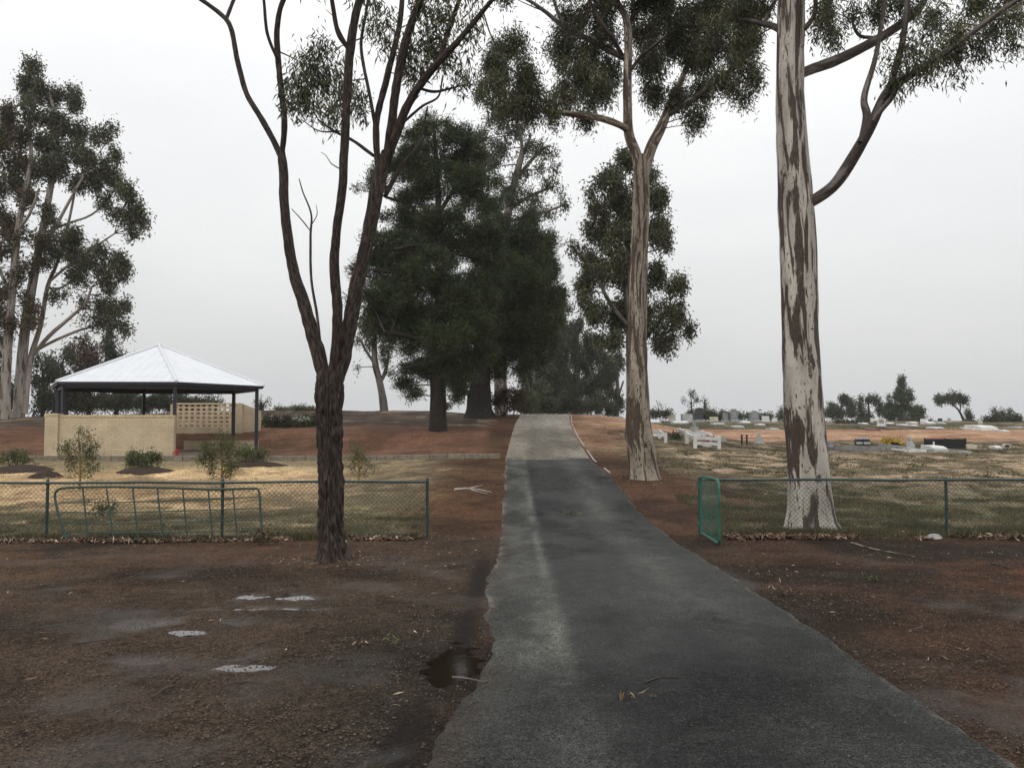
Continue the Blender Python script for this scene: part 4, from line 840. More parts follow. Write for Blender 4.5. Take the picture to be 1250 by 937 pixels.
for px, row, a, b, lab in ((176, 576, 1.0, .8, 'dark mulch mound under the compact green shrub'), (305, 568, 1.15, .9, 'dark mulch mound under the low olive shrub'), (28, 574, 1.2, .9, 'dark mulch mound at the left edge of the sand'), (60, 581, .45, .35, 'small dark mulch heap left of the leggy shrub')):
    Dd = hit(px, row); g = ground_px(px, Dd); n_ = 34; k_ = 12; V = [g + np.array([0, 0, .16])]; Fc = []
    for i in range(1, k_ + 1):
        for j in range(n_):
            t = i / k_; a_ = j / n_ * 2 * math.pi; q = 1 + .35 * (float(vnoise(math.cos(a_) * 1.5 + 5 + px, math.sin(a_) * 1.5 + 5, seed=3)) - .5) * 2
            x_ = g[0] + math.cos(a_) * a * t * q; y_ = g[1] + math.sin(a_) * b * t * q
            V.append((x_, y_, tz(x_, y_) + .16 * (1 - t ** 2) - .03 * t + .03 * (float(vnoise(x_ * 9, y_ * 9)) - .5)))
    for j in range(n_): Fc.append([0, 1 + j, 1 + (j + 1) % n_])
    for i in range(k_ - 1):
        for j in range(n_): Fc.append([1 + i * n_ + j, 1 + (i + 1) * n_ + j, 1 + (i + 1) * n_ + (j + 1) % n_, 1 + i * n_ + (j + 1) % n_])
    mb = MB(); mb.add(V, Fc, smooth=True); tag(mb.build('mulch_mound', M['mulch'], origin=g), lab, 'mulch mound', 'mulch mounds on the sand')
# ------------------------------------------------------------------ picnic shelter
M['navy'] = plain('dark_navy_steel', (.018, .022, .035), .45, .5, .15, 4)
M['roof'] = plain('pale_corrugated_steel', (.66, .68, .71), .38, .5, .05, 2, 0, .0)
M['soffit'] = plain('grey_beige_lining', (.30, .29, .26), .7, .3, .1, 2)
def brickmat(name, c1, c2, mortar):
    n = NT(name); v = n.coord('Object'); s_ = n.n('SeparateXYZ'); n.l(v, s_.inputs[0]); a = n.n('Math', operation='ADD'); n.l(s_.outputs[0], a.inputs[0]); n.l(s_.outputs[1], a.inputs[1])
    cb = n.n('CombineXYZ'); n.l(a.outputs[0], cb.inputs[0]); n.l(s_.outputs[2], cb.inputs[1])
    b = n.n('TexBrick'); n.l(cb.outputs[0], b.inputs['Vector'])
    b.inputs['Color1'].default_value = c1 + (1,); b.inputs['Color2'].default_value = c2 + (1,); b.inputs['Mortar'].default_value = mortar + (1,)
    b.inputs['Scale'].default_value = 1; b.inputs['Brick Width'].default_value = .24; b.inputs['Row Height'].default_value = .086; b.inputs['Mortar Size'].default_value = .009; b.inputs['Bias'].default_value = -.1
    col = n.mixc(1.0, b.outputs['Color'], n.ramp(n.noise(v, 1.4, 5), [(.3, .82), (.7, 1.12)]), 'MULTIPLY')
    col = n.mixc(1.0, col, n.ramp(n.noise(v, 30, 3), [(.3, .9), (.7, 1.1)]), 'MULTIPLY')
    inv = n.n('Math', operation='SUBTRACT'); inv.inputs[0].default_value = 1; n.l(b.outputs['Fac'], inv.inputs[1]); n.bump(inv.outputs[0], .006)
    return n.out(col, .8, .3)
M['brick'] = brickmat('cream_brick', (.60, .495, .335), (.54, .44, .295), (.46, .39, .28))
M['brick_s'] = plain('loose_cream_brick', (.60, .48, .32), .8, .3, .2, 8)
HC = np.array([-13.8, 31.3]); HR = 3.82; HT = [R(a) for a in (-118, -58, 2, 62, 122, 182)]   # A front-left, B front, C right, D back right, E back, F left
hv = lambda k, r: HC + r * np.array([math.cos(HT[k % 6]), math.sin(HT[k % 6])])
EAVE, APEX, SLAB = 2.93, 4.50, .33
sh = thing('picnic_shelter', 'six-sided open shelter with white corrugated hip roof on dark posts', 'shelter', (HC[0], HC[1], SLAB))
mb = MB(); V = [(*hv(k, 3.98), z) for z in (SLAB - .2, SLAB + .02) for k in range(6)]
mb.add(V, [[5, 4, 3, 2, 1, 0], [6, 7, 8, 9, 10, 11]] + [[k, (k + 1) % 6, (k + 1) % 6 + 6, k + 6] for k in range(6)]); mb.build('floor_slab', M['conc_d'], sh)
for k in range(6):
    p = hv(k, HR); mb = MB(); mb.box((p[0], p[1], (SLAB + EAVE) / 2), (.115, .115, EAVE - SLAB), rz=HT[k], bev=.008); mb.box((p[0], p[1], SLAB + .03), (.22, .22, .016), rz=HT[k])
    mb.build('post', M['navy'], sh)
RO = 4.06
ap = np.array([HC[0], HC[1], APEX])
mb = MB(); V = [(*hv(k, RO - .05), EAVE - .045) for k in range(6)] + [tuple(ap - [0, 0, .09])]
mb.add(V, [[(k + 1) % 6, k, 6] for k in range(6)]); roof_o = mb.build('roof', M['soffit'], sh)
for k in range(6):
    a = np.array([*hv(k, RO), EAVE]); b = np.array([*hv(k + 1, RO), EAVE])
    e = (b - a); L = np.linalg.norm(e); e /= L; nrm = np.cross(e, ap - a); nrm /= np.linalg.norm(nrm); nrm *= np.sign(nrm[2])
    mid = (a + b) / 2; up = ap - mid
    nc = int(L / .034); t = np.linspace(0, 1, nc + 1)
    V = []; 
    for i, q in enumerate(t):
        z = .010 * math.cos(i * math.pi / 1.12)
        h = 1 - abs(2 * q - 1)
        p0 = a + e * L * q - up * .012; p1 = a + e * L * q + up * max(h, .001)
        V += [p0 + nrm * z, p1 + nrm * z]
    mb = MB(); mb.add(V, [[2 * i, 2 * i + 2, 2 * i + 3, 2 * i + 1] for i in range(nc)]); mb.build('roof_panel', M['roof'], roof_o)
    # ridge cap
    mb = MB(); mb.tube([a - (ap - a) * .01 + [0, 0, .012], ap + [0, 0, .02]], [.052, .052], 8); mb.build('ridge_cap', M['roof'], roof_o)
    # fascia and gutter
    ai = np.array([*hv(k, RO - .02), EAVE - .075]); bi = np.array([*hv(k + 1, RO - .02), EAVE - .075])
    mb = MB(); mb.bar(ai, bi, .04, .10); mb.bar(ai + [0, 0, .02], bi + [0, 0, .02], .10, .045); mb.build('fascia', M['navy'], roof_o)
    ab = np.array([*hv(k, HR), EAVE - .16]); bb = np.array([*hv(k + 1, HR), EAVE - .16]); mb = MB(); mb.bar(ab, bb, .06, .14); mb.build('roof_beam', M['navy'], sh)
    ri = np.array([*hv(k, RO - .1), EAVE - .075]); mb = MB(); mb.bar(ri, ap - [0, 0, .16], .05, .12); mb.build('rafter', M['navy'], roof_o)
mb = MB(); V = [(*hv(k, RO - .05), EAVE - .045) for k in range(6)] + [tuple(ap - [0, 0, .09])]
pass
mb = MB(); mb.tube([ap + [0, 0, -.01], ap + [0, 0, .05], ap + [0, 0, .09]], [.13, .11, .02], 12); mb.build('roof_cap', M['roof'], roof_o)

def wall(name, lab, a, b, h, th, base, cap=True, mat='brick', parent=None, ends=True):
    a = np.array(a); b = np.array(b); L = np.linalg.norm(b - a); rz = math.atan2(*(b - a)[::-1])
    root = thing(name, lab, 'wall', (*((a + b) / 2), base), None) if parent is None else parent
    def local(mb, nm, mt):
        o = mb.build(nm, mt); o.location = (*((a + b) / 2), base); o.rotation_euler = (0, 0, rz); o.parent = root; o.matrix_parent_inverse = parent_inv(root); return o
    mb = MB(); mb.box((0, 0, h / 2 - .1), (L, th, h + .2)); local(mb, 'brickwork', M[mat])
    if cap:
        mb = MB(); n_ = int(L / .115)
        for i in range(n_): mb.box((-L / 2 + (i + .5) * L / n_, 0, h + .035), (L / n_ - .012, th + .05, .07))
        local(mb, 'capping', M['brick_s'])
    return root, local, L
A_, B_, F_ = hv(0, 4.02), hv(1, 3.96), hv(5, 4.02)
dab = (B_ - A_) / np.linalg.norm(B_ - A_)
WH = 1.42
root, local, L = wall('brick_wall', 'long cream brick screen wall along the front left side of the shelter', A_ + dab * .05, B_ - dab * .0, WH, .23, SLAB - .06)
# return towards the back left, with a pier at the corner
daf = (F_ - A_) / np.linalg.norm(F_ - A_); A2 = A_ - dab * .25
wall('brick_wall', '', A2 + daf * .12, A2 + daf * 1.1 - dab * .0, WH + .0, .23, SLAB - .06, parent=root)
mb = MB(); mb.box((0, 0, WH / 2 - .1 + .02), (.40, .40, WH + .24)); mb.box((0, 0, WH + .09), (.46, .46, .06))
o = mb.build('corner_pier', M['brick']); o.location = (*(A_ - dab * .08), SLAB - .06); o.rotation_euler = (0, 0, math.atan2(dab[1], dab[0])); o.parent = root; o.matrix_parent_inverse = parent_inv(root)
# hit-and-miss brick screen behind the shelter
D9 = 36.6; x0 = (214 - CX) / F * D9; x1 = (292 - CX) / F * D9; bz = tz((x0 + x1) / 2, D9) - .02; x1b = (313 - CX) / F * (D9 + 1.2)
HT_ = float(W(250, 492, D9)[2]) - bz
root = thing('brick_screen', 'cream brick lattice screen wall standing behind the shelter', 'wall', ((x0 + x1) / 2, D9, bz))
mb = MB(); mb.box(((x0 + x1) / 2, D9, bz + .12), (x1 - x0, .20, .36)); o_ = mb.build('solid_base', M['brick'], root)
mb = MB(); rows = int((HT_ - .36) / .092); nb = int((x1 - x0) / .25)
for r_ in range(rows):
    for i in range(nb):
        xx = x0 + (i + .5) * (x1 - x0) / nb
        mb.box((xx, D9, bz + .30 + .046 + r_ * .092), ((x1 - x0) / nb - .008 if r_ % 2 else .10, .11, .086))
mb.build('lattice_brickwork', M['brick_s'], root)
mb = MB(); mb.box(((x0 + x1) / 2, D9, bz + .30 + rows * .092 + .035), (x1 - x0 + .04, .2, .07)); mb.build('capping', M['brick_s'], root)
for xx in (x0 - .06, x1 + .06):
    mb = MB(); mb.box((xx, D9, bz + (HT_ - .1) / 2 - .05), (.22, .24, HT_ + .12)); mb.build('end_pier', M['brick'], root)
mb = MB(); hh = HT_
mb.extrude([(-.5, -.2), (.5, -.2), (.5, hh - .35), (-.5, hh + .02)], ((x1 + x1b) / 2 + .12, D9 + .55, bz), .2, rz=R(42)); mb.build('side_wing', M['brick'], root)
# low brick step inside the shelter opening
xa, xb = (226 - CX) / F * 33.2, (312 - CX) / F * 33.2
wall('low_brick_wall', 'low brown brick edging between the shelter posts', (xa, 33.2), (xb, 33.6), .30, .2, .42, cap=False)
M['red'] = plain('red_cloth', (.50, .03, .03), .6); M['white'] = plain('white_paint', (.72, .72, .70), .55, .4, .08, 3)
M['pinkred'] = M['red']
# small red flowers at the foot of the front post
g = np.array([*hv(1, 4.5), SLAB - .05])
root = thing('flower_bunch', 'small bunch of red flowers at the foot of the front shelter post', 'flowers', g)
mb = MB(); mb.tube([g, g + [0, 0, .10]], [.04, .055], 8); mb.build('vase', M['conc'], root)
mb = MB(); leaves(mb, g + np.array([0, 0, .17]) + rng.normal(size=(9, 3)) * .05, 9, .03, .05, .04, -.3, 0); mb.build('petals', M['red'], root)

# ------------------------------------------------------------------ fences
M['green'] = plain('green_coated_steel', (.016, .045, .034), .45, .5, .3, 8); M['green_p'] = plain('dark_green_pipe', (.030, .055, .050), .4, .5, .35, 5); M['greenb'] = plain('bright_green_gate_paint', (.018, .125, .085), .4, .5, .3, 6)
M['mesh'] = plain('green_chain_wire', (.022, .045, .033), .5, .4, .2, 5)
FH = .9
def chain(mb, o, dx, L, h, sp=.052, r=.0026, skew=0):
    """woven diamond mesh in the plane through o along dx"""
    o = np.asarray(o, float); dx = np.asarray(dx, float); up = np.array([0, 0, 1.]); nrm = np.cross(dx, up)
    st = sp * 1.414; k = -int(h / st) - 1
    for sgn in (1, -1):
        for i in range(k, int(L / st) + 2):
            a0 = i * st if sgn > 0 else i * st + h; a1 = a0 + sgn * h
            s0, s1, z0, z1 = a0, a1, 0.0, h
            # clip
            def clip(s0, z0, s1, z1):
                for lim, sg in ((0, 1), (L, -1)):
                    f0 = (s0 - lim) * sg; f1 = (s1 - lim) * sg
                    if f0 < 0 and f1 < 0: return None
                    if f0 < 0: t = f0 / (f0 - f1); s0, z0 = s0 + (s1 - s0) * t, z0 + (z1 - z0) * t
                    elif f1 < 0: t = f0 / (f0 - f1); s1, z1 = s0 + (s1 - s0) * t, z0 + (z1 - z0) * t
                return s0, z0, s1, z1
            c = clip(s0, z0, s1, z1)
            if c is None or abs(c[0] - c[2]) < .01: continue
            n_ = max(2, int(abs(c[2] - c[0]) / .22) + 1); t = np.linspace(0, 1, n_)
            ss = c[0] + (c[2] - c[0]) * t; zz = c[1] + (c[3] - c[1]) * t
            bow = (fbm(ss * .7 + 3, zz * 1.2, 3, 90) - .5) * .07
            gx = o[0] + dx[0] * ss; gy = o[1] + dx[1] * ss
            gz = chain.zf(gx, gy) if chain.zf else o[2]
            P_ = np.stack([gx + nrm[0] * bow, gy + nrm[1] * bow, gz + zz + .02 - .006 * np.sin(ss * 3)], 1) + nrm * (.0015 * sgn)
            mb.tube(P_, r, 3, 0, cap=False, smooth=False)
chain.zf = None
def sag(x0, x1, n, z0, amt): return
def fence_line(name, lab, y0, xs_posts, xa, xb, y1=None, railsag=0.0, seed=0):
    root = thing(name, lab, 'fence', ((xa + xb) / 2, y0, tz((xa + xb) / 2, y0)))
    zf = lambda x, y: np.interp(x, [xa, xb], [tz(xa, y0), tz(xb, y0)]) + .0 * np.asarray(y)
    for xp in xs_posts:
        mb = MB(); z = tz(xp, y0); mb.tube([(xp, y0 + .02, z - .1), (xp, y0 + .02, z + .5), (xp, y0 + .02, float(zf(xp, y0)) + FH + .02)], .024, 10)
        mb.tube([(xp, y0 + .02, float(zf(xp, y0)) + FH + .02), (xp, y0 + .02, float(zf(xp, y0)) + FH + .05)], [.027, .012], 10); mb.build('post', M['green_p'], root)
    P_ = []; 
    for x in np.linspace(xa, xb, int((xb - xa) / .25)):
        P_.append((x, y0, float(zf(x, y0)) + FH - railsag * abs(math.sin((x - xa) * 1.1)) - .012 * float(vnoise(x * .8, 1, seed=7))))
    mb = MB(); mb.tube(spline(P_, .12), .021, 8); mb.build('top_rail', M['green_p'], root)
    mb = MB(); mb.tube([(x, y0 - .01, float(zf(x, y0)) + .05 + .02 * math.sin(x * 2)) for x in np.arange(xa, xb, .4)], .003, 4); mb.build('bottom_wire', M['green'], root)
    chain.zf = zf; mb = MB(); chain(mb, (xa, y0 - .012, 0), (1, 0, 0), xb - xa, FH - .03); mb.build('chain_mesh', M['mesh'], root); chain.zf = None
    return root
YF = 12.75
fx = lambda px, D=YF: (px - CX) / F * D
fence_line('wire_fence', 'green chain wire fence left of the drive, passing behind the rough-barked tree', YF, [fx(60), fx(273), fx(522), fx(-150)], fx(-260), fx(522), railsag=.012)
YG = 13.0
fence_line('wire_fence', 'green chain wire fence right of the drive, in front of the pale gum trunk', YG, [fx(853, YG), fx(1153, YG), fx(1440, YG)], fx(853, YG), fx(1540, YG))
# dropped farm gate leaning on the left fence
YL = 12.52
root = thing('farm_gate', 'old green bar gate leaning against the left wire fence', 'gate', (fx(190, YL), YL, tz(fx(190, YL), YL)))
gp = lambda px, py, d=0.0: W(px, py, YL + d)
lean = lambda py: (662 - py) / 70 * .16
gq = lambda px, py: W(px, py, YL + lean(py))
mb = MB(); mb.tube(spline([gq(83, 664), gq(77, 645), gq(70, 622), gq(67, 605), gq(70, 598), gq(82, 595), gq(130, 594), gq(200, 595), gq(260, 597), gq(306, 596), gq(315, 597), gq(317, 606), gq(318, 625), gq(321, 658)], .08), .019, 8)
mb.build('frame', M['green'], root)
for k, (x0_, x1_) in enumerate(((101, 108), (130, 139), (162, 169), (192, 199), (223, 229), (254, 260), (284, 290))):
    mb = MB(); mb.tube([gq(x0_, 596), gq((x0_ + x1_) / 2, 628), gq(x1_, 662)], .012, 6); mb.build('upright_bar', M['green'], root)
for k, (ya, yb) in enumerate(((613, 606), (625, 620), (638, 634), (649, 647))):
    mb = MB(); mb.tube([gq(72 + k * 3, ya), gq(150, (ya * 2 + yb) / 3 + 2), gq(240, (ya + yb * 2) / 3 + 1), gq(320, yb)], .009, 6); mb.build('cross_bar', M['green'], root)
# mesh gate swung open beside the drive
ga, gb = np.array([fx(853, 12.95), 12.9]), np.array([fx(876.5, 11.75), 11.75])
root = thing('mesh_gate', 'bright green mesh gate swung open at the right side of the drive', 'gate', (*ga, tz(*ga)))
dg = (gb - ga); Lg = np.linalg.norm(dg); dg /= Lg; G3 = lambda s, z: np.array([ga[0] + dg[0] * s, ga[1] + dg[1] * s, tz(*ga) + (tz(*gb) - tz(*ga)) * s / Lg + z])
mb = MB(); hG = .95
mb.tube(spline([G3(.03, .06), G3(.03, .5), G3(.03, hG - .06), G3(.09, hG), G3(.5, hG + .005), G3(Lg - .14, hG), G3(Lg - .04, hG - .03), G3(Lg, hG - .12), G3(Lg, .5), G3(Lg, .10), G3(Lg - .03, .05), G3(Lg - .12, .03), G3(.4, .05), G3(.03, .06)], .05), .019, 8); mb.build('frame', M['greenb'], root)
mb = MB(); chain(mb, G3(.04, .06), (dg[0], dg[1], 0), Lg - .06, hG - .1, .05, .0026); mb.build('chain_mesh', M['greenb'], root)
for z in (.2, .78):
    mb = MB(); mb.tube([G3(-.05, z - .03), G3(-.05, z + .03)], .03, 8); mb.bar(G3(-.06, z), G3(.04, z), .02, .03); mb.build('hinge', M['greenb'], root)
mb = MB(); mb.bar(G3(Lg + .03, .58), G3(Lg - .12, .58), .02, .03); mb.tube([G3(Lg + .03, .53), G3(Lg + .03, .63)], .012, 6); mb.build('latch', M['green_p'], root)

# ------------------------------------------------------------------ cemetery
M['g_white'] = plain('white_grave_paint', (.62, .62, .60), .6, .35, .2, 3); M['g_grey'] = plain('grey_granite', (.20, .205, .21), .5, .4, .3, 6); M['g_dark'] = plain('dark_polished_granite', (.035, .037, .042), .3, .5, .2, 5)
M['g_pale'] = plain('pale_weathered_stone', (.36, .37, .36), .8, .3, .3, 4); M['g_cream'] = plain('cream_stone', (.50, .46, .36), .8, .3, .2, 4); M['g_iron'] = plain('black_iron', (.012, .013, .014), .5, .4)
M['g_brown'] = plain('brown_tile_border', (.12, .07, .05), .7, .3, .3, 4); M['yellowf'] = leafmat('yellow_flower', (.42, .28, .03), (.62, .45, .05), (.10, .14, .03), 5); M['g_plaq'] = plain('mid_grey_plaque', (.26, .27, .27), .4, .5, .2, 9)
M['redf'] = plain('red_flower', (.32, .03, .05), .6)
HS = 'headstones along the cemetery rise'
def gloc(px, row, D=None):
    D = D or hit(px, row); return ground_px(px, D), D
def headstone(lab, px, row, w_, h_, mat='g_grey', shape='arch', D=None, th=None, base=True, panel=None, group=HS, name='headstone', rz=0):
    g, D = gloc(px, row, D); ww = w_ * D / F; hh = h_ * D / F; th = th or max(.12, ww * .22)
    root = thing(name, lab, 'grave marker', g, group); b0 = .14 * hh if base else 0
    if base: mb = MB(); mb.box((g[0], g[1], g[2] + b0 / 2 - .08), (ww * 1.12, th * 2, b0 + .16), bev=.01, rz=rz); mb.build('plinth', M['g_pale' if mat != 'g_white' else 'g_white'], root)
    x = ww / 2; H = hh - b0
    if shape == 'arch': pr_ = [(-x, 0), (x, 0), (x, H * .72)] + [(x * math.cos(a), H * .72 + H * .28 * math.sin(a)) for a in np.linspace(.2, math.pi - .2, 9)] + [(-x, H * .72)]
    elif shape == 'square': pr_ = [(-x, 0), (x, 0), (x, H), (-x, H)]
    elif shape == 'shoulder': pr_ = [(-x, 0), (x, 0), (x, H * .75), (x * .7, H * .80), (x * .5, H), (-x * .5, H), (-x * .7, H * .80), (-x, H * .75)]
    elif shape == 'gable': pr_ = [(-x, 0), (x, 0), (x, H * .8), (0, H), (-x, H * .8)]
    elif shape == 'cross':
        q = x * .36; pr_ = [(-q * 1.5, 0), (q * 1.5, 0), (q * .8, H * .45), (x, H * .52), (x, H * .70), (q * .8, H * .70), (q * .7, H), (-q * .7, H), (-q * .8, H * .70), (-x, H * .70), (-x, H * .52), (-q * .8, H * .45)]
    elif shape == 'fan':
        pr_ = [(-x, 0), (x, 0), (x * .9, H * .32), (x * .55, H * .52), (x * .22, H * .60), (x * .22, H * .74), (x * .45, H * .76), (x * .45, H * .86), (x * .2, H * .88), (x * .18, H), (-x * .18, H), (-x * .2, H * .88), (-x * .45, H * .86), (-x * .45, H * .76), (-x * .22, H * .74), (-x * .22, H * .60), (-x * .55, H * .52), (-x * .9, H * .32)]
    mb = MB(); mb.extrude(pr_, g + np.array([0, 0, b0]), th, rz=rz); so_ = mb.build('stone', M[mat], root)
    if panel:
        mb = MB(); mb.extrude([(-x * .62, H * .25), (x * .62, H * .25), (x * .62, H * .7), (0, H * .84), (-x * .62, H * .7)], g + np.array([0, -th / 2 - .006, b0]), .012, rz=rz); mb.build('panel', M[panel], so_)
    return root
def slab(lab, px, row, w_, h_, mat='g_white', D=None, depth=1.3, tilt=.08, stone=None, group='low slab graves in the cemetery', name='slab_grave', kerb='g_pale'):
    g, D = gloc(px, row, D); ww = w_ * D / F; hh = max(.14, h_ * D / F)
    root = thing(name, lab, 'grave', g, group)
    mb = MB(); mb.box((g[0], g[1] + depth / 2, g[2] + hh * .2 - .1), (ww * 1.06, depth + .1, hh * .4 + .2), bev=.02); mb.build('kerb', M[kerb], root)
    mb = MB(); pr_ = [(0, hh * .4), (depth * .97, hh * .4), (depth * .97, hh * 1.0), (depth * .3, hh * .92), (0, hh * .62)]
    V = [(g[0] + s * ww * .48, g[1] + .02 + y, g[2] + z) for s in (-1, 1) for y, z in pr_]; n_ = 5
    mb.add(V, [list(range(n_)), list(range(2 * n_ - 1, n_ - 1, -1))] + [[i, i + n_, (i + 1) % n_ + n_, (i + 1) % n_] for i in range(n_)]); mb.build('slab_top', M[mat], root)
    if stone: mb = MB(); mb.box((g[0], g[1] + depth, g[2] + hh * .9), (ww * .9, .16, hh * 1.8), bev=.02); mb.build('stone', M[stone], root)
    return root
# back rows
BR = 80
headstone('tall dark domed tomb standing on the clipped hedge between two wispy pines', 852, 511, 10.5, 17, 'g_dark', 'arch', 84, th=.9)
headstone('light grey blocky tomb left of the dark domed tomb', 838, 512, 12, 10, 'g_pale', 'square', 82, th=1.0)
headstone('small cream headstone on the skyline between the cream gum and the grey tomb', 820, 511, 8.5, 11, 'g_cream', 'gable', 84)
headstone('wide cream low headstone right of the dark domed tomb', 871, 512, 10, 6, 'g_cream', 'square', 82)
headstone('smaller grey headstone touching the left of a taller grey one', 885, 510, 6, 11.5, 'g_grey', 'shoulder', 84, th=.5)
headstone('taller mid-grey headstone, left one of two on the skyline beside the big gum', 895, 512, 8.5, 15.5, 'g_grey', 'shoulder', 84, th=.7, panel='g_plaq')
headstone('broad grey gabled headstone on the skyline nearest the big gum trunk', 920, 513, 10.5, 13.5, 'g_grey', 'gable', 82, th=.8, panel='g_plaq')
headstone('low white headstone left of the big gum trunk', 934, 513, 9, 7, 'g_white', 'square', 82)
headstone('little white headstone almost touching the big gum trunk', 945, 513, 6, 5, 'g_white', 'arch', 82)
slab('short white slab grave just right of the cream gum trunk', 800, 514, 13, 3.4, D=74); slab('longer white slab grave under the light grey blocky tomb', 831, 515, 18, 3.6, D=72); slab('white slab grave below the broad grey gabled headstone', 911, 515, 10, 3.2, D=74)
slab('pale grey slab grave between the red track and the gum, near the left rail graves', 878, 517, 14, 3, 'g_pale', D=68); slab('flat greenish slab grave on the edge of the red track', 902, 522, 13, 3, 'g_pale', D=62)
headstone('white arched headstone with a grey face right of the big gum', 1075, 521, 9.5, 10, 'g_white', 'arch', 66, panel='g_plaq')
slab('white sloping slab grave below the rounded far tree', 1035, 513, 11, 4.4, D=82); slab('grey long slab grave between the sloping slab and the arched headstone', 1048, 515.5, 16, 3.4, 'g_pale', D=76)
slab('thin white slab left of the arched headstone', 1057, 518, 6, 2.4, D=72); slab('thin white slab just right of the arched headstone', 1087, 517, 8, 2.6, D=72); slab('low white slab under the left foot of the conifer', 1106, 521, 8, 2.4, D=67); slab('white slab at the middle foot of the conifer', 1117, 518.5, 7, 3, D=72)
slab('small white slab in front of the conifer, nearest the track', 1117, 522, 7, 2, D=65); slab('white slab grave with a raised end right of the conifer', 1137, 519.5, 10, 4, D=70, stone='g_white'); slab('grey slab grave between the conifer and the umbrella tree', 1150, 519, 9, 3, 'g_pale', D=72); slab('tiny white slab under the umbrella tree', 1146, 525, 12, 1.6, D=60)
slab('small white slab below the umbrella tree trunk', 1186, 525, 6, 1.8, D=60); slab('chunky white grave block on the grass left of the far right bush', 1207, 528, 20, 6.5, D=56, depth=2.2, kerb='g_white'); slab('thin white slab below the spiky bush tree', 1228, 530, 8, 2, D=54); slab('pale slab at the right edge by the hedge', 1246, 524, 8, 2.2, 'g_pale', D=62)
slab('brown tiled grave border in front of the conifer', 1100, 526, 30, 3, 'g_brown', D=58, kerb='g_brown', depth=2.4); slab('second brown tiled grave border, left of the conifer', 1068, 527, 12, 2.6, 'g_brown', D=57, kerb='g_brown', depth=2.4)
headstone('tiny white headstone just right of the big gum trunk on the far rise', 1012, 514, 5, 5, 'g_white', 'arch', 80); headstone('small dark headstone between the conifer and the umbrella tree', 1147, 519, 5, 5, 'g_dark', 'square', 78)
headstone('little pale arched headstone left of the umbrella tree', 1158, 518, 4, 5, 'g_pale', 'arch', 80); headstone('cream headstone right of the umbrella tree, before the hedge', 1196, 521, 5, 4.5, 'g_cream', 'square', 72); headstone('small white headstone standing behind the arched grey-faced one', 1064, 514, 4, 5, 'g_white', 'gable', 84)
slab('pale low slab beside the flared white cross, on the edge of the red track', 946, 524, 10, 2.4, 'g_pale', D=58); slab('short white slab on the grass rim left of the big gum', 930, 518, 8, 2.4, D=68)
# tombs between the crest trees and the cream gum
slab('bright white slab nearest the drive crest', 727, 508, 17, 4, D=66, kerb='g_white'); headstone('pale obelisk-like cross behind the bright white slab', 737, 507, 4.5, 16, 'g_pale', 'cross', 68); headstone('blue-grey square headstone left of the pale cross', 729, 504, 10, 9, 'g_pale', 'square', 72)
slab('dark slab grave with white front kerb beside the cream gum', 753, 510, 17, 6, 'g_dark', D=63, kerb='g_white'); headstone('white square headstone peeking left of the cream gum trunk', 763, 504, 5, 6, 'g_white', 'square', 68); headstone('low pale headstone between the pale cross and the dark slab', 744, 508, 6, 5, 'g_pale', 'arch', 66)
for px, lab in ((665, 'tiny white headstone at the left side of the drive crest'), (679, 'tiny white headstone behind the middle of the drive crest'), (690, 'pale tiny headstone at the right end of the drive crest')): headstone(lab, px, 507, 3, 5, 'g_white', 'arch', 64, base=False)
# white rail graves
def rails(lab, px0, px1, rown, rowf, h_, cross=(1,)):
    Dn = hit((px0 + px1) / 2, rown); Df = Dn + 1.9; xa, xb = (px0 - CX) / F * Dn, (px1 - CX) / F * Dn; hh = h_ * Dn / F
    root = thing('rail_grave', lab, 'grave', ((xa + xb) / 2, Dn, tz((xa + xb) / 2, Dn)), 'white timber rail graves')
    C_ = [(xa, Dn), (xb, Dn), (xb + .1, Df), (xa + .1, Df)]
    for x, y in C_: mb = MB(); mb.box((x, y, tz(x, y) + hh / 2 - .05), (.13, .13, hh + .14), bev=.012); mb.build('post', M['g_white'], root)
    for i in range(4):
        a, b = C_[i], C_[(i + 1) % 4]; za, zb = tz(*a), tz(*b)
        for f in ((.80,) if i in cross else (.80, .42) if i == 0 else (.80,)): mb = MB(); mb.bar((*a, za + hh * f), (*b, zb + hh * f), .07, .12); mb.build('rail', M['g_white'], root)
    return root
rails('white rail grave partly hidden by the cream gum trunk', 786, 812, 540, 531, 11.5, (0, 1, 2, 3))
rails('front white rail grave with red flowers inside, right of the cream gum', 848, 877, 548, 538, 16)
rails('back white rail grave surrounding the pale stone cross', 837, 866, 537, 529, 10, (0, 1, 2, 3))
headstone('pale grey stone cross monument rising from the back white rail grave', 847, 533, 9, 20, 'g_pale', 'cross', hit(847, 537) + 1.0, th=.25, group=None, name='cross_monument')
headstone('small greyish double headstone right of the front rail grave', 881, 539, 9, 6, 'g_pale', 'square', group=None); headstone('white headstone shaped like a cross on a flared base, alone in the grass', 926, 542, 11, 13, 'g_pale', 'fan', group=None)
g, D = gloc(862, 546); root = thing('flower_bunch', 'dark red flowers inside the front white rail grave', 'flowers', g); mb = MB(); mb.box(g + [0, 0, .1], (.34, .2, .22), bev=.02); mb.build('pot', M['g_white'], root)
mb = MB(); leaves(mb, g + np.array([0, 0, .28]) + rng.normal(size=(14, 3)) * [.14, .06, .05], 8, .05, .08, .06, -.3, 0); mb.build('petals', M['redf'], root)
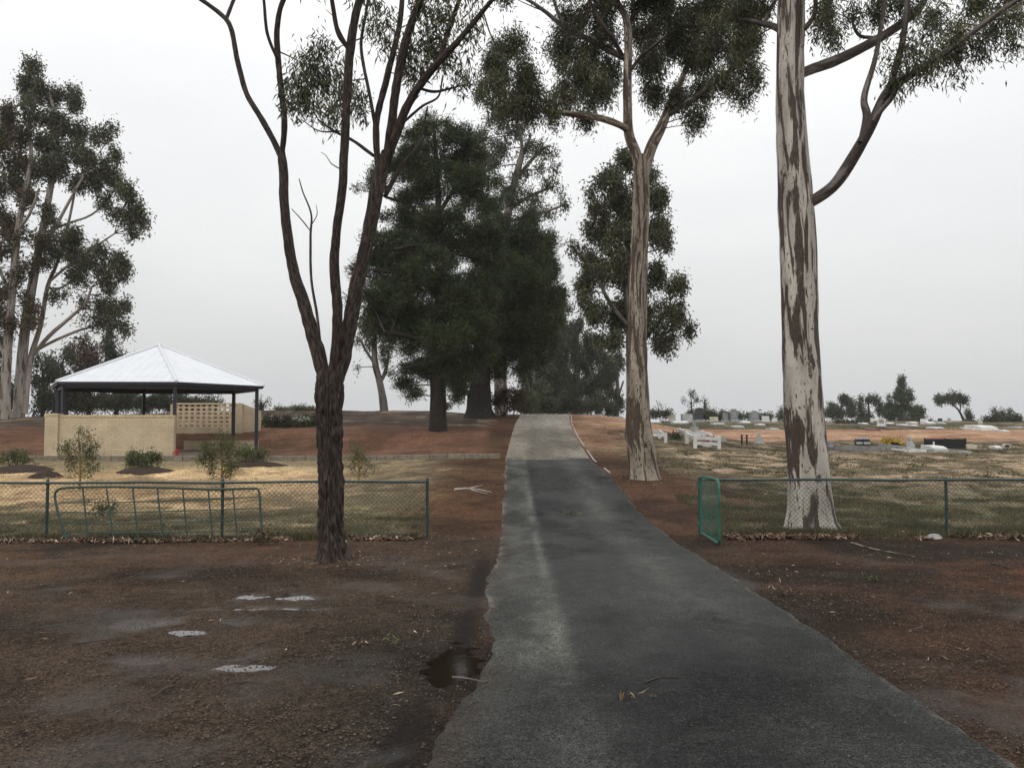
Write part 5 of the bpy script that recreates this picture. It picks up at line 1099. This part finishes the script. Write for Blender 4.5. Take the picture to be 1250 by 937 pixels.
for px, lab in ((905, 'thin dark wooden peg left of the flared white cross'), (911, 'second thin dark peg, nearer the flared white cross')):
    g, D = gloc(px, 543); root = thing('wooden_peg', lab, 'peg', g); mb = MB(); mb.box(g + [0, 0, .2], (.07, .05, .46), bev=.01); mb.build('stake', M['bark_dark'], root); mb = MB(); mb.box(g + [0, 0, .445], (.09, .06, .03)); mb.build('cap', M['g_iron'], root)
# right-hand near graves
g, D = gloc(1052, 544)
for k, (px, lab) in enumerate(((1047, 'left one of two tilted grey plaques'), (1056, 'right one of two tilted grey plaques'))):
    g, D = gloc(px, 543); root = thing('memorial_plaque', lab, 'plaque', g, 'tilted plaques near the dark picket grave'); mb = MB(); mb.extrude([(-.16, 0), (.16, 0), (.16, .28), (-.16, .28)], g + [0, 0, .0], .2); mb.build('block', M['g_dark'], root)
    mb = MB(); mb.extrude([(-.15, 0), (.15, 0), (.15, .34), (-.15, .34)], g + [0, -.14, .04], .03, tilt=R(28)); mb.build('face', M['g_plaq'], root)
def kerbline(lab, pa, pb, row, h_, mat, group=None):
    ga_, D = gloc(pa, row); gb_, _ = gloc(pb, row, D); root = thing('grave_kerb', lab, 'grave kerb', (ga_ + gb_) / 2, group)
    hh = h_ * D / F; n_ = max(2, int(abs(gb_[0] - ga_[0]) / .6)); mb = MB()
    for i in range(n_):
        a = ga_ + (gb_ - ga_) * i / n_; b = ga_ + (gb_ - ga_) * (i + 1) / n_ - np.array([.012, 0, 0]); mb.bar(a + [0, 0, hh / 2 - .04], b + [0, 0, hh / 2 - .04], .14, hh + .08)
    mb.build('front_kerb', M[mat], root); mb = MB()
    for p in (ga_, gb_): mb.bar(p + [0, .1, hh / 2 - .04], p + [0, 2.1, hh / 2 - .0], .12, hh + .06)
    mb.build('side_kerb', M[mat], root); return root
kerbline('long low grey kerb in front of the tilted plaques and yellow flowers', 1018, 1100, 550, 5, 'g_grey'); kerbline('white low kerb in front of the white cross near the dark picket grave', 1107, 1129, 552, 3, 'g_white'); kerbline('pale kerb under the white slab of the dark picket grave', 1130, 1184, 552, 1.6, 'g_pale')
g, D = gloc(1088, 545); root = thing('flower_bed', 'heap of yellow flowers between the plaques and the white cross', 'flowers', g)
mb = MB(); V = []
for px, q in ((1080, .15), (1086, .3), (1091, .24), (1096, .12)): mb.box((ground_px(px, D)[0], D, g[2] + q * .4), (.24, .5, q * .9), bev=.05)
mb.build('mound', M['mulch'], root); mb = MB(); C_ = np.stack([rng.uniform((1077 - CX) / F * D, (1099 - CX) / F * D, 70), rng.normal(D, .2, 70), g[2] + rng.uniform(.05, .36, 70)], 1); leaves(mb, C_, 8, .05, .09, .07, -.2, 0); mb.build('petals', M['yellowf'], root)
headstone('white stone cross on a stepped base left of the dark picket fence grave', 1110, 549, 10, 16, 'g_pale', 'fan', group=None)
Dp = hit(1152, 549) + 1.2; xa, xb = (1129 - CX) / F * Dp, (1176 - CX) / F * Dp; zg = tz((xa + xb) / 2, Dp)
root = thing('picket_fence', 'dark iron picket fence around a grave behind a white sloping slab', 'fence', ((xa + xb) / 2, Dp, zg)); n_ = 34
hp = 12 * Dp / F
mb = MB(); mb.bar((xa, Dp + .0, zg + hp * .25), (xb, Dp, zg + hp * .25), .03, .04); mb.bar((xa, Dp, zg + hp * .8), (xb, Dp, zg + hp * .8), .03, .04); mb.bar((xa, Dp, zg + hp * .5), (xb, Dp, zg + hp * .5), .04, hp * .5); mb.build('rail', M['g_iron'], root)
for i in range(n_):
    x = xa + (xb - xa) * (i + .5) / n_; mb = MB(); mb.extrude([(-.022, 0), (.022, 0), (.022, hp * .92), (0, hp * 1.05), (-.022, hp * .92)], (x, Dp - .04, zg), .02); mb.build('picket', M['g_iron'], root)
for x in (xa - .04, (xa + xb) / 2, xb + .04): mb = MB(); mb.box((x, Dp, zg + hp * .5), (.07, .07, hp * 1.12), bev=.01); mb.build('post', M['g_iron'], root)
mb = MB(); mb.box((xa - .12, Dp - .9, zg + hp * .35), (.05, .05, hp * .8)); mb.build('corner_post', M['g_white'], root)
slab('white sloping slab with a raised head in front of the dark picket fence', 1147, 551, 17, 7, depth=1.1, group=None)
headstone('beige rounded stone right of the dark picket fence', 1184, 548, 12, 6, 'g_cream', 'arch', base=False, group=None); headstone('beige rounded stone with a dark round hole near the right edge', 1227, 547.5, 9, 6, 'g_cream', 'arch', base=False, group=None, panel='g_dark'); slab('little flat white slab left of the stone with a round hole', 1218, 548, 8, 2, group=None, depth=.5)  # shade of the round hole is put in as a dark panel on the stone
headstone('small dark headstone emerging right of the big gum trunk', 1013, 546, 7, 7, 'g_grey', 'square', group=None)
# flower beds in front of left hedge
for px, lab in ((335, 'white-flowering bush in front of the left hedge, nearest the shelter'), (368, 'white-flowering bush in front of the hedge, nearest the rough-barked tree')):
    g, D = gloc(px, 521); root = thing('flowering_bush', lab, 'bush', g, 'white-flowering bushes'); mb = MB(); wv = .5
    C_ = g + rng.normal(size=(90, 3)) * [.32, .15, .10] + [0, 0, .20]; leaves(mb, C_, 8, .06, .12, .04, -.5, 0); mb.build('foliage', M['leaf_shrub'], root)
    mb = MB(); C_ = g + rng.normal(size=(40, 3)) * [.30, .12, .05] + [0, -.05, .38]; leaves(mb, C_, 4, .03, .06, .04, -.5, 0); mb.build('petals', M['white'], root)

# ------------------------------------------------------------------ litter, grass, gravel
M['litter'] = leafmat('dry_gum_leaf', (.10, .055, .03), (.26, .17, .10), (.50, .40, .28), 2, .0); M['litter2'] = leafmat('bleached_leaf_and_bark', (.07, .04, .025), (.16, .09, .05), (.55, .45, .33), 3, .0); M['stone'] = plain('gravel_stone', (.085, .065, .048), .6, .3, .7, 40)
M['grass'] = leafmat('short_olive_grass', (.055, .056, .026), (.115, .105, .052), (.30, .25, .15), .6, .2); M['straw'] = leafmat('dry_straw_grass', (.20, .165, .10), (.42, .35, .23), (.14, .13, .07), .5, .2)
def flatleaves(name, mat, P2, L, Wd, lab=None, stack=.0, kind='stuff', tilt=.25, parent=None):
    n = len(P2); z = terr(P2[:, 0], P2[:, 1]) + .014 + rng.random(n) * stack
    a = rng.uniform(0, 2 * math.pi, n); d = np.stack([np.cos(a), np.sin(a), rng.normal(0, tilt, n)], 1); s = np.stack([-np.sin(a), np.cos(a), rng.normal(0, tilt, n)], 1)
    l = (L * rng.uniform(.5, 1.3, n))[:, None]; w_ = (Wd * rng.uniform(.6, 1.4, n))[:, None]; p = np.column_stack([P2, z])
    V = np.stack([p - d * l / 2, p + s * w_ / 2 + [0, 0, .003], p + d * l / 2, p - s * w_ / 2], 1).reshape(-1, 3)
    mb = MB(); mb.add(V, np.arange(n * 4).reshape(-1, 4)); o = mb.build(name, M[mat], parent)
    if kind: o['kind'] = kind
    return o
def seg(n, xa, xb, y, sy): return np.column_stack([rng.uniform(xa, xb, n), y + rng.normal(0, sy, n) ])
def clump(P_, f, thr, seed): return P_[fbm(P_[:, 0] * f, P_[:, 1] * f, 3, seed) > thr]
P_ = np.vstack([clump(seg(5200, fx(-260), fx(520), YF - .18, .13), 1.6, .44, 3), clump(seg(4200, fx(880, YG), fx(1540, YG), YG - .20, .15), 1.6, .43, 4), clump(seg(900, fx(880, YG), fx(990, YG), YG - .25, .10), 2, .3, 5)])
P_ = P_[(P_[:, 0] < -1.35) | (P_[:, 0] > 3.1)]
flatleaves('leaf_litter', 'litter2', P_, .10, .020, stack=.04, tilt=.45)
P_ = np.vstack([clump(np.column_stack([rng.uniform(-9, -.6, 1300), rng.uniform(3, 12.6, 1300)]), 1.3, .58, 6), clump(np.column_stack([rng.uniform(2.6, 9, 900), rng.uniform(4, 12.8, 900)]), 1.3, .56, 7),
                np.column_stack([rng.normal(x, .5, 420) for x in (3.2,)] + [rng.normal(20.4, .8, 420)]), np.column_stack([rng.normal(fx(404, D1), .45, 260), rng.normal(D1, .35, 260)]), np.column_stack([rng.normal(fx(990, D2), .8, 500), rng.normal(D2 - .45, .25, 500)]),
                np.column_stack([rng.uniform(-1.6, -.4, 110), rng.uniform(9, 13, 110)]), np.column_stack([rng.uniform(-.3, 2.4, 12), rng.uniform(3, 16, 12)])])
flatleaves('leaf_litter', 'litter', P_, .058, .012, stack=.01)
P_ = clump(np.column_stack([rng.uniform(-6, 7, 90000), 2.8 + rng.random(90000) ** 1.5 * 9.5]), 1.1, .36, 8); le_, re2 = road_edges(P_[:, 1]); rd_ = np.column_stack([rng.uniform(-.5, 2.5, 9000), 2.8 + rng.random(9000) ** 1.4 * 9]); rl_, rr_ = road_edges(rd_[:, 1]); rd_ = rd_[(rd_[:, 0] > rl_ + .06) & (rd_[:, 0] < rr_ - .06) & ((rng.random(9000) < .25) | (np.minimum(rd_[:, 0] - rl_, rr_ - rd_[:, 0]) < .16))]
P_ = P_[((P_[:, 0] < le_ + .03) | (P_[:, 0] > re2 - .03)) & (gmask(PUDB, P_[:, 0], P_[:, 1]) < .35)]
nr_ = len(rd_); P_ = np.vstack([P_, rd_]); n = len(P_); z = terr(P_[:, 0], P_[:, 1]) + .004; z[-nr_:] += .008; r_ = (.003 + .008 * rng.random(n) ** 4)[:, None, None]
oc = np.array([(1, 0, 0), (0, 1, 0), (-1, 0, 0), (0, -1, 0), (0, 0, .8), (0, 0, -.8)])[None] * rng.uniform(.6, 1.3, (n, 6, 1)); V = (np.column_stack([P_, z])[:, None, :] + oc * r_).reshape(-1, 3)
fo = np.array([[0, 1, 4], [1, 2, 4], [2, 3, 4], [3, 0, 4], [1, 0, 5], [2, 1, 5], [3, 2, 5], [0, 3, 5]]); mb = MB(); mb.add(V, (fo[None] + np.arange(n)[:, None, None] * 6).reshape(-1, 3)); tag(mb.build('gravel', M['stone']), kind='stuff')
def grass(name, mat, P2, h, wd, lean=.5, blades=5):
    n = len(P2) * blades; P2 = np.repeat(P2, blades, 0) + rng.normal(0, .035, (n, 2)); z = terr(P2[:, 0], P2[:, 1]) - .01
    a = rng.uniform(0, 2 * math.pi, n); s = np.stack([np.cos(a), np.sin(a), 0 * a], 1) * wd / 2; hh = (h * rng.uniform(.5, 1.3, n))[:, None]; ln = rng.normal(0, lean, (n, 2)) * hh; p = np.column_stack([P2, z]); tip = p + np.column_stack([ln, hh[:, 0]])
    V = np.stack([p - s, p + s, tip], 1).reshape(-1, 3); mb = MB(); mb.add(V, np.arange(n * 3).reshape(-1, 3)); return tag(mb.build(name, M[mat]), kind='stuff')
def area(n, xa, xb, ya, yb, f, thr, seed): return clump(np.column_stack([rng.uniform(xa, xb, n), rng.uniform(ya, yb, n)]), f, thr, seed)
grass('grass', 'grass', np.vstack([area(22000, -11, -1.6, YF + .1, 16.4, 1.6, .50, 12), area(38000, 3.6, 13, YG + .1, 18, 1.6, .46, 13), area(16000, -11, -1.7, YF - .1, YF + .3, 2, .3, 14)[:6000], area(9000, 3.2, 12, YG - .1, YG + .35, 2, .35, 15)]), .055, .010)
grass('grass', 'grass', np.vstack([area(3500, -11, -1.5, YF - .12, YF + .25, 2.2, .48, 24), area(3500, 3.6, 12, YG - .12, YG + .3, 2.2, .46, 25)]), .12, .011, .35, 6)
grass('grass', 'straw', np.vstack([area(40000, -11, -1.8, YF + .2, 19, 1.4, .46, 16), area(6000, -16, -5, 19, 26, 1.2, .55, 21), area(30000, 4.2, 24, 17, 34, 1.0, .48, 17), area(9000, 3.8, 13, YG + .3, 18, 1.1, .54, 18)]), .05, .012)
grass('grass', 'grass', np.vstack([area(26000, 4.4, 26, 18, 40, 1.6, .54, 19), area(5000, 6, 45, 58, 75, .6, .45, 20)]), .07, .02)

# fallen twigs and sprigs
def stick(lab, pts, r=.008, group='fallen twigs on the bare ground', side=None, mat='twig', name='fallen_twig'):
    P_ = []
    for px, row in pts: D = hit(px, row); q = ground_px(px, D); P_.append(q + [0, 0, .018])
    root = thing(name, lab, 'twig', P_[0], group); A_ = spline(P_, .03); A_[:, 2] += .006 * rng.random(len(A_)); mb = MB(); mb.tube(A_, np.linspace(r, r * .4, len(A_)), 6); mb.build('stem', M[mat], root)
    for a, b in (side or []):
        D = hit(*b); q = ground_px(b[0], D) + np.array([0, 0, .03]); Da = hit(*a); p = ground_px(a[0], Da) + np.array([0, 0, .018]); mb = MB(); mb.tube(curve3(p, q, .01, 6), np.linspace(r * .6, r * .25, 6), 5); mb.build('side_shoot', M[mat], root)
    return root
stick('dark forked twig lying left of the small front puddle', [(192, 856), (212, 846), (238, 837)], .009, side=[((225, 842), (233, 834))])
stick('tangled twig cluster with tan leaves below the small front puddle', [(276, 846), (296, 840), (320, 842), (352, 846)], .006, side=[((296, 840), (290, 829)), ((300, 840), (284, 850)), ((310, 841), (325, 832))])
stick('long dark twig left of the long puddle', [(95, 791), (120, 787), (158, 783)], .007); stick('thin dark stick above the front puddle', [(315, 792), (330, 787), (348, 783)], .006)
stick('pale stick with dark bark lying by the silver puddle near the fence', [(250, 708), (262, 705), (275, 703)], .009)
stick('dark reddish twig lying across the drive', [(785, 838), (805, 835), (833, 834)], .006); stick('short pale twig beside the muddy puddle', [(553, 833), (565, 835), (592, 837)], .006, mat='bark_gum3')
stick('long bleached stick lying right of the pale gum', [(1036, 664), (1060, 671), (1100, 679), (1112, 682)], .014, mat='bark_gum2'); stick('crooked dark branch lying near the right edge', [(1205, 690), (1218, 693), (1232, 698)], .014, side=[((1218, 693), (1226, 688))])
stick('bleached bark strips beside the drive beyond the fence end', [(555, 599), (575, 598), (600, 602)], .03, mat='bark_gum', side=[((570, 598), (590, 594)), ((575, 599), (596, 605))], name='bark_strip')
stick('dark stick lying across the left edge of the drive near the fence end', [(566, 661), (585, 661), (602, 661)], .012); stick('small log on bare soil left of the drive crest', [(598, 508), (606, 508), (614, 508)], .06)
def sprig(lab, px, row, mat, n_, L, sp, name='leafy_sprig', cat='leaves'):
    D = hit(px, row); g = ground_px(px, D) + np.array([0, 0, .03]); root = thing(name, lab, cat, g)
    mb = MB(); mb.tube(curve3(g - [sp, 0, .005], g + [sp, .05, .005], .02, 6), .003, 4); mb.build('stem', M['twig'], root); mb = MB(); C_ = g + rng.normal(size=(n_, 3)) * [sp, sp * .8, .008]; leaves(mb, C_, 4, .02, L, L * .25, .1, 0); mb.build('foliage', M[mat], root)
sprig('green leafy sprig dropped in the middle of the drive', 695, 630, 'leaf_shrub', 12, .09, .10); sprig('orange curled leaves on the drive, nearest the viewer', 765, 859, 'litter', 2, .07, .02); sprig('white and tan leaf scraps right of the drive edge', 952, 725, 'litter2', 8, .06, .08)
sprig('small green sprig on the right verge', 1057, 709, 'leaf_shrub', 7, .06, .07); sprig('pale leaf scraps on the left gravel beside the drive', 447, 790, 'litter2', 5, .05, .04); sprig('yellow-green sprig on the left gravel', 487, 788, 'leaf_shrub', 4, .05, .03)
# crumpled plastic by right fence
D = 12.7; g = ground_px(1137, D); root = thing('plastic_bag', 'crumpled pale plastic scrap at the foot of the right fence post', 'litter', g); th = np.linspace(0, 2 * math.pi, 15)[:-1]
mb = MB(); V = [g + np.array([0, 0, .05])]
for k in (1, 2): V += [g + np.array([math.cos(a) * .06 * k * (1 + .4 * math.sin(3 * a)), math.sin(a) * .05 * k, (.05, .045, .008)[k] + .03 * random.random() * (2 - k)]) for a in th]
n_ = 14; mb.add(V, [[0, 1 + i, 1 + (i + 1) % n_] for i in range(n_)] + [[1 + i, 1 + n_ + i, 1 + n_ + (i + 1) % n_, 1 + (i + 1) % n_] for i in range(n_)], smooth=False); mb.build('film', M['g_pale'], root)

# ------------------------------------------------------------------ haze
if HAZE > 0:
    mb = MB(); mb.box((0, 215, 12), (880, 560, 42)); n = NT('thin_rain_haze'); n.t.nodes.remove(n.b); pv = n.n('VolumePrincipled'); pv.inputs['Color'].default_value = (.9, .92, .94, 1); pv.inputs['Density'].default_value = HAZE; pv.inputs['Anisotropy'].default_value = .2
    n.l(pv.outputs[0], n.t.nodes['Material Output'].inputs['Volume']); tag(mb.build('haze', n.m), kind='stuff')
scene.cycles.use_denoising = DEN; scene.cycles.denoising_prefilter = 'NONE'; scene.cycles.max_bounces = 6; scene.cycles.transparent_max_bounces = 8; scene.cycles.volume_bounces = 1
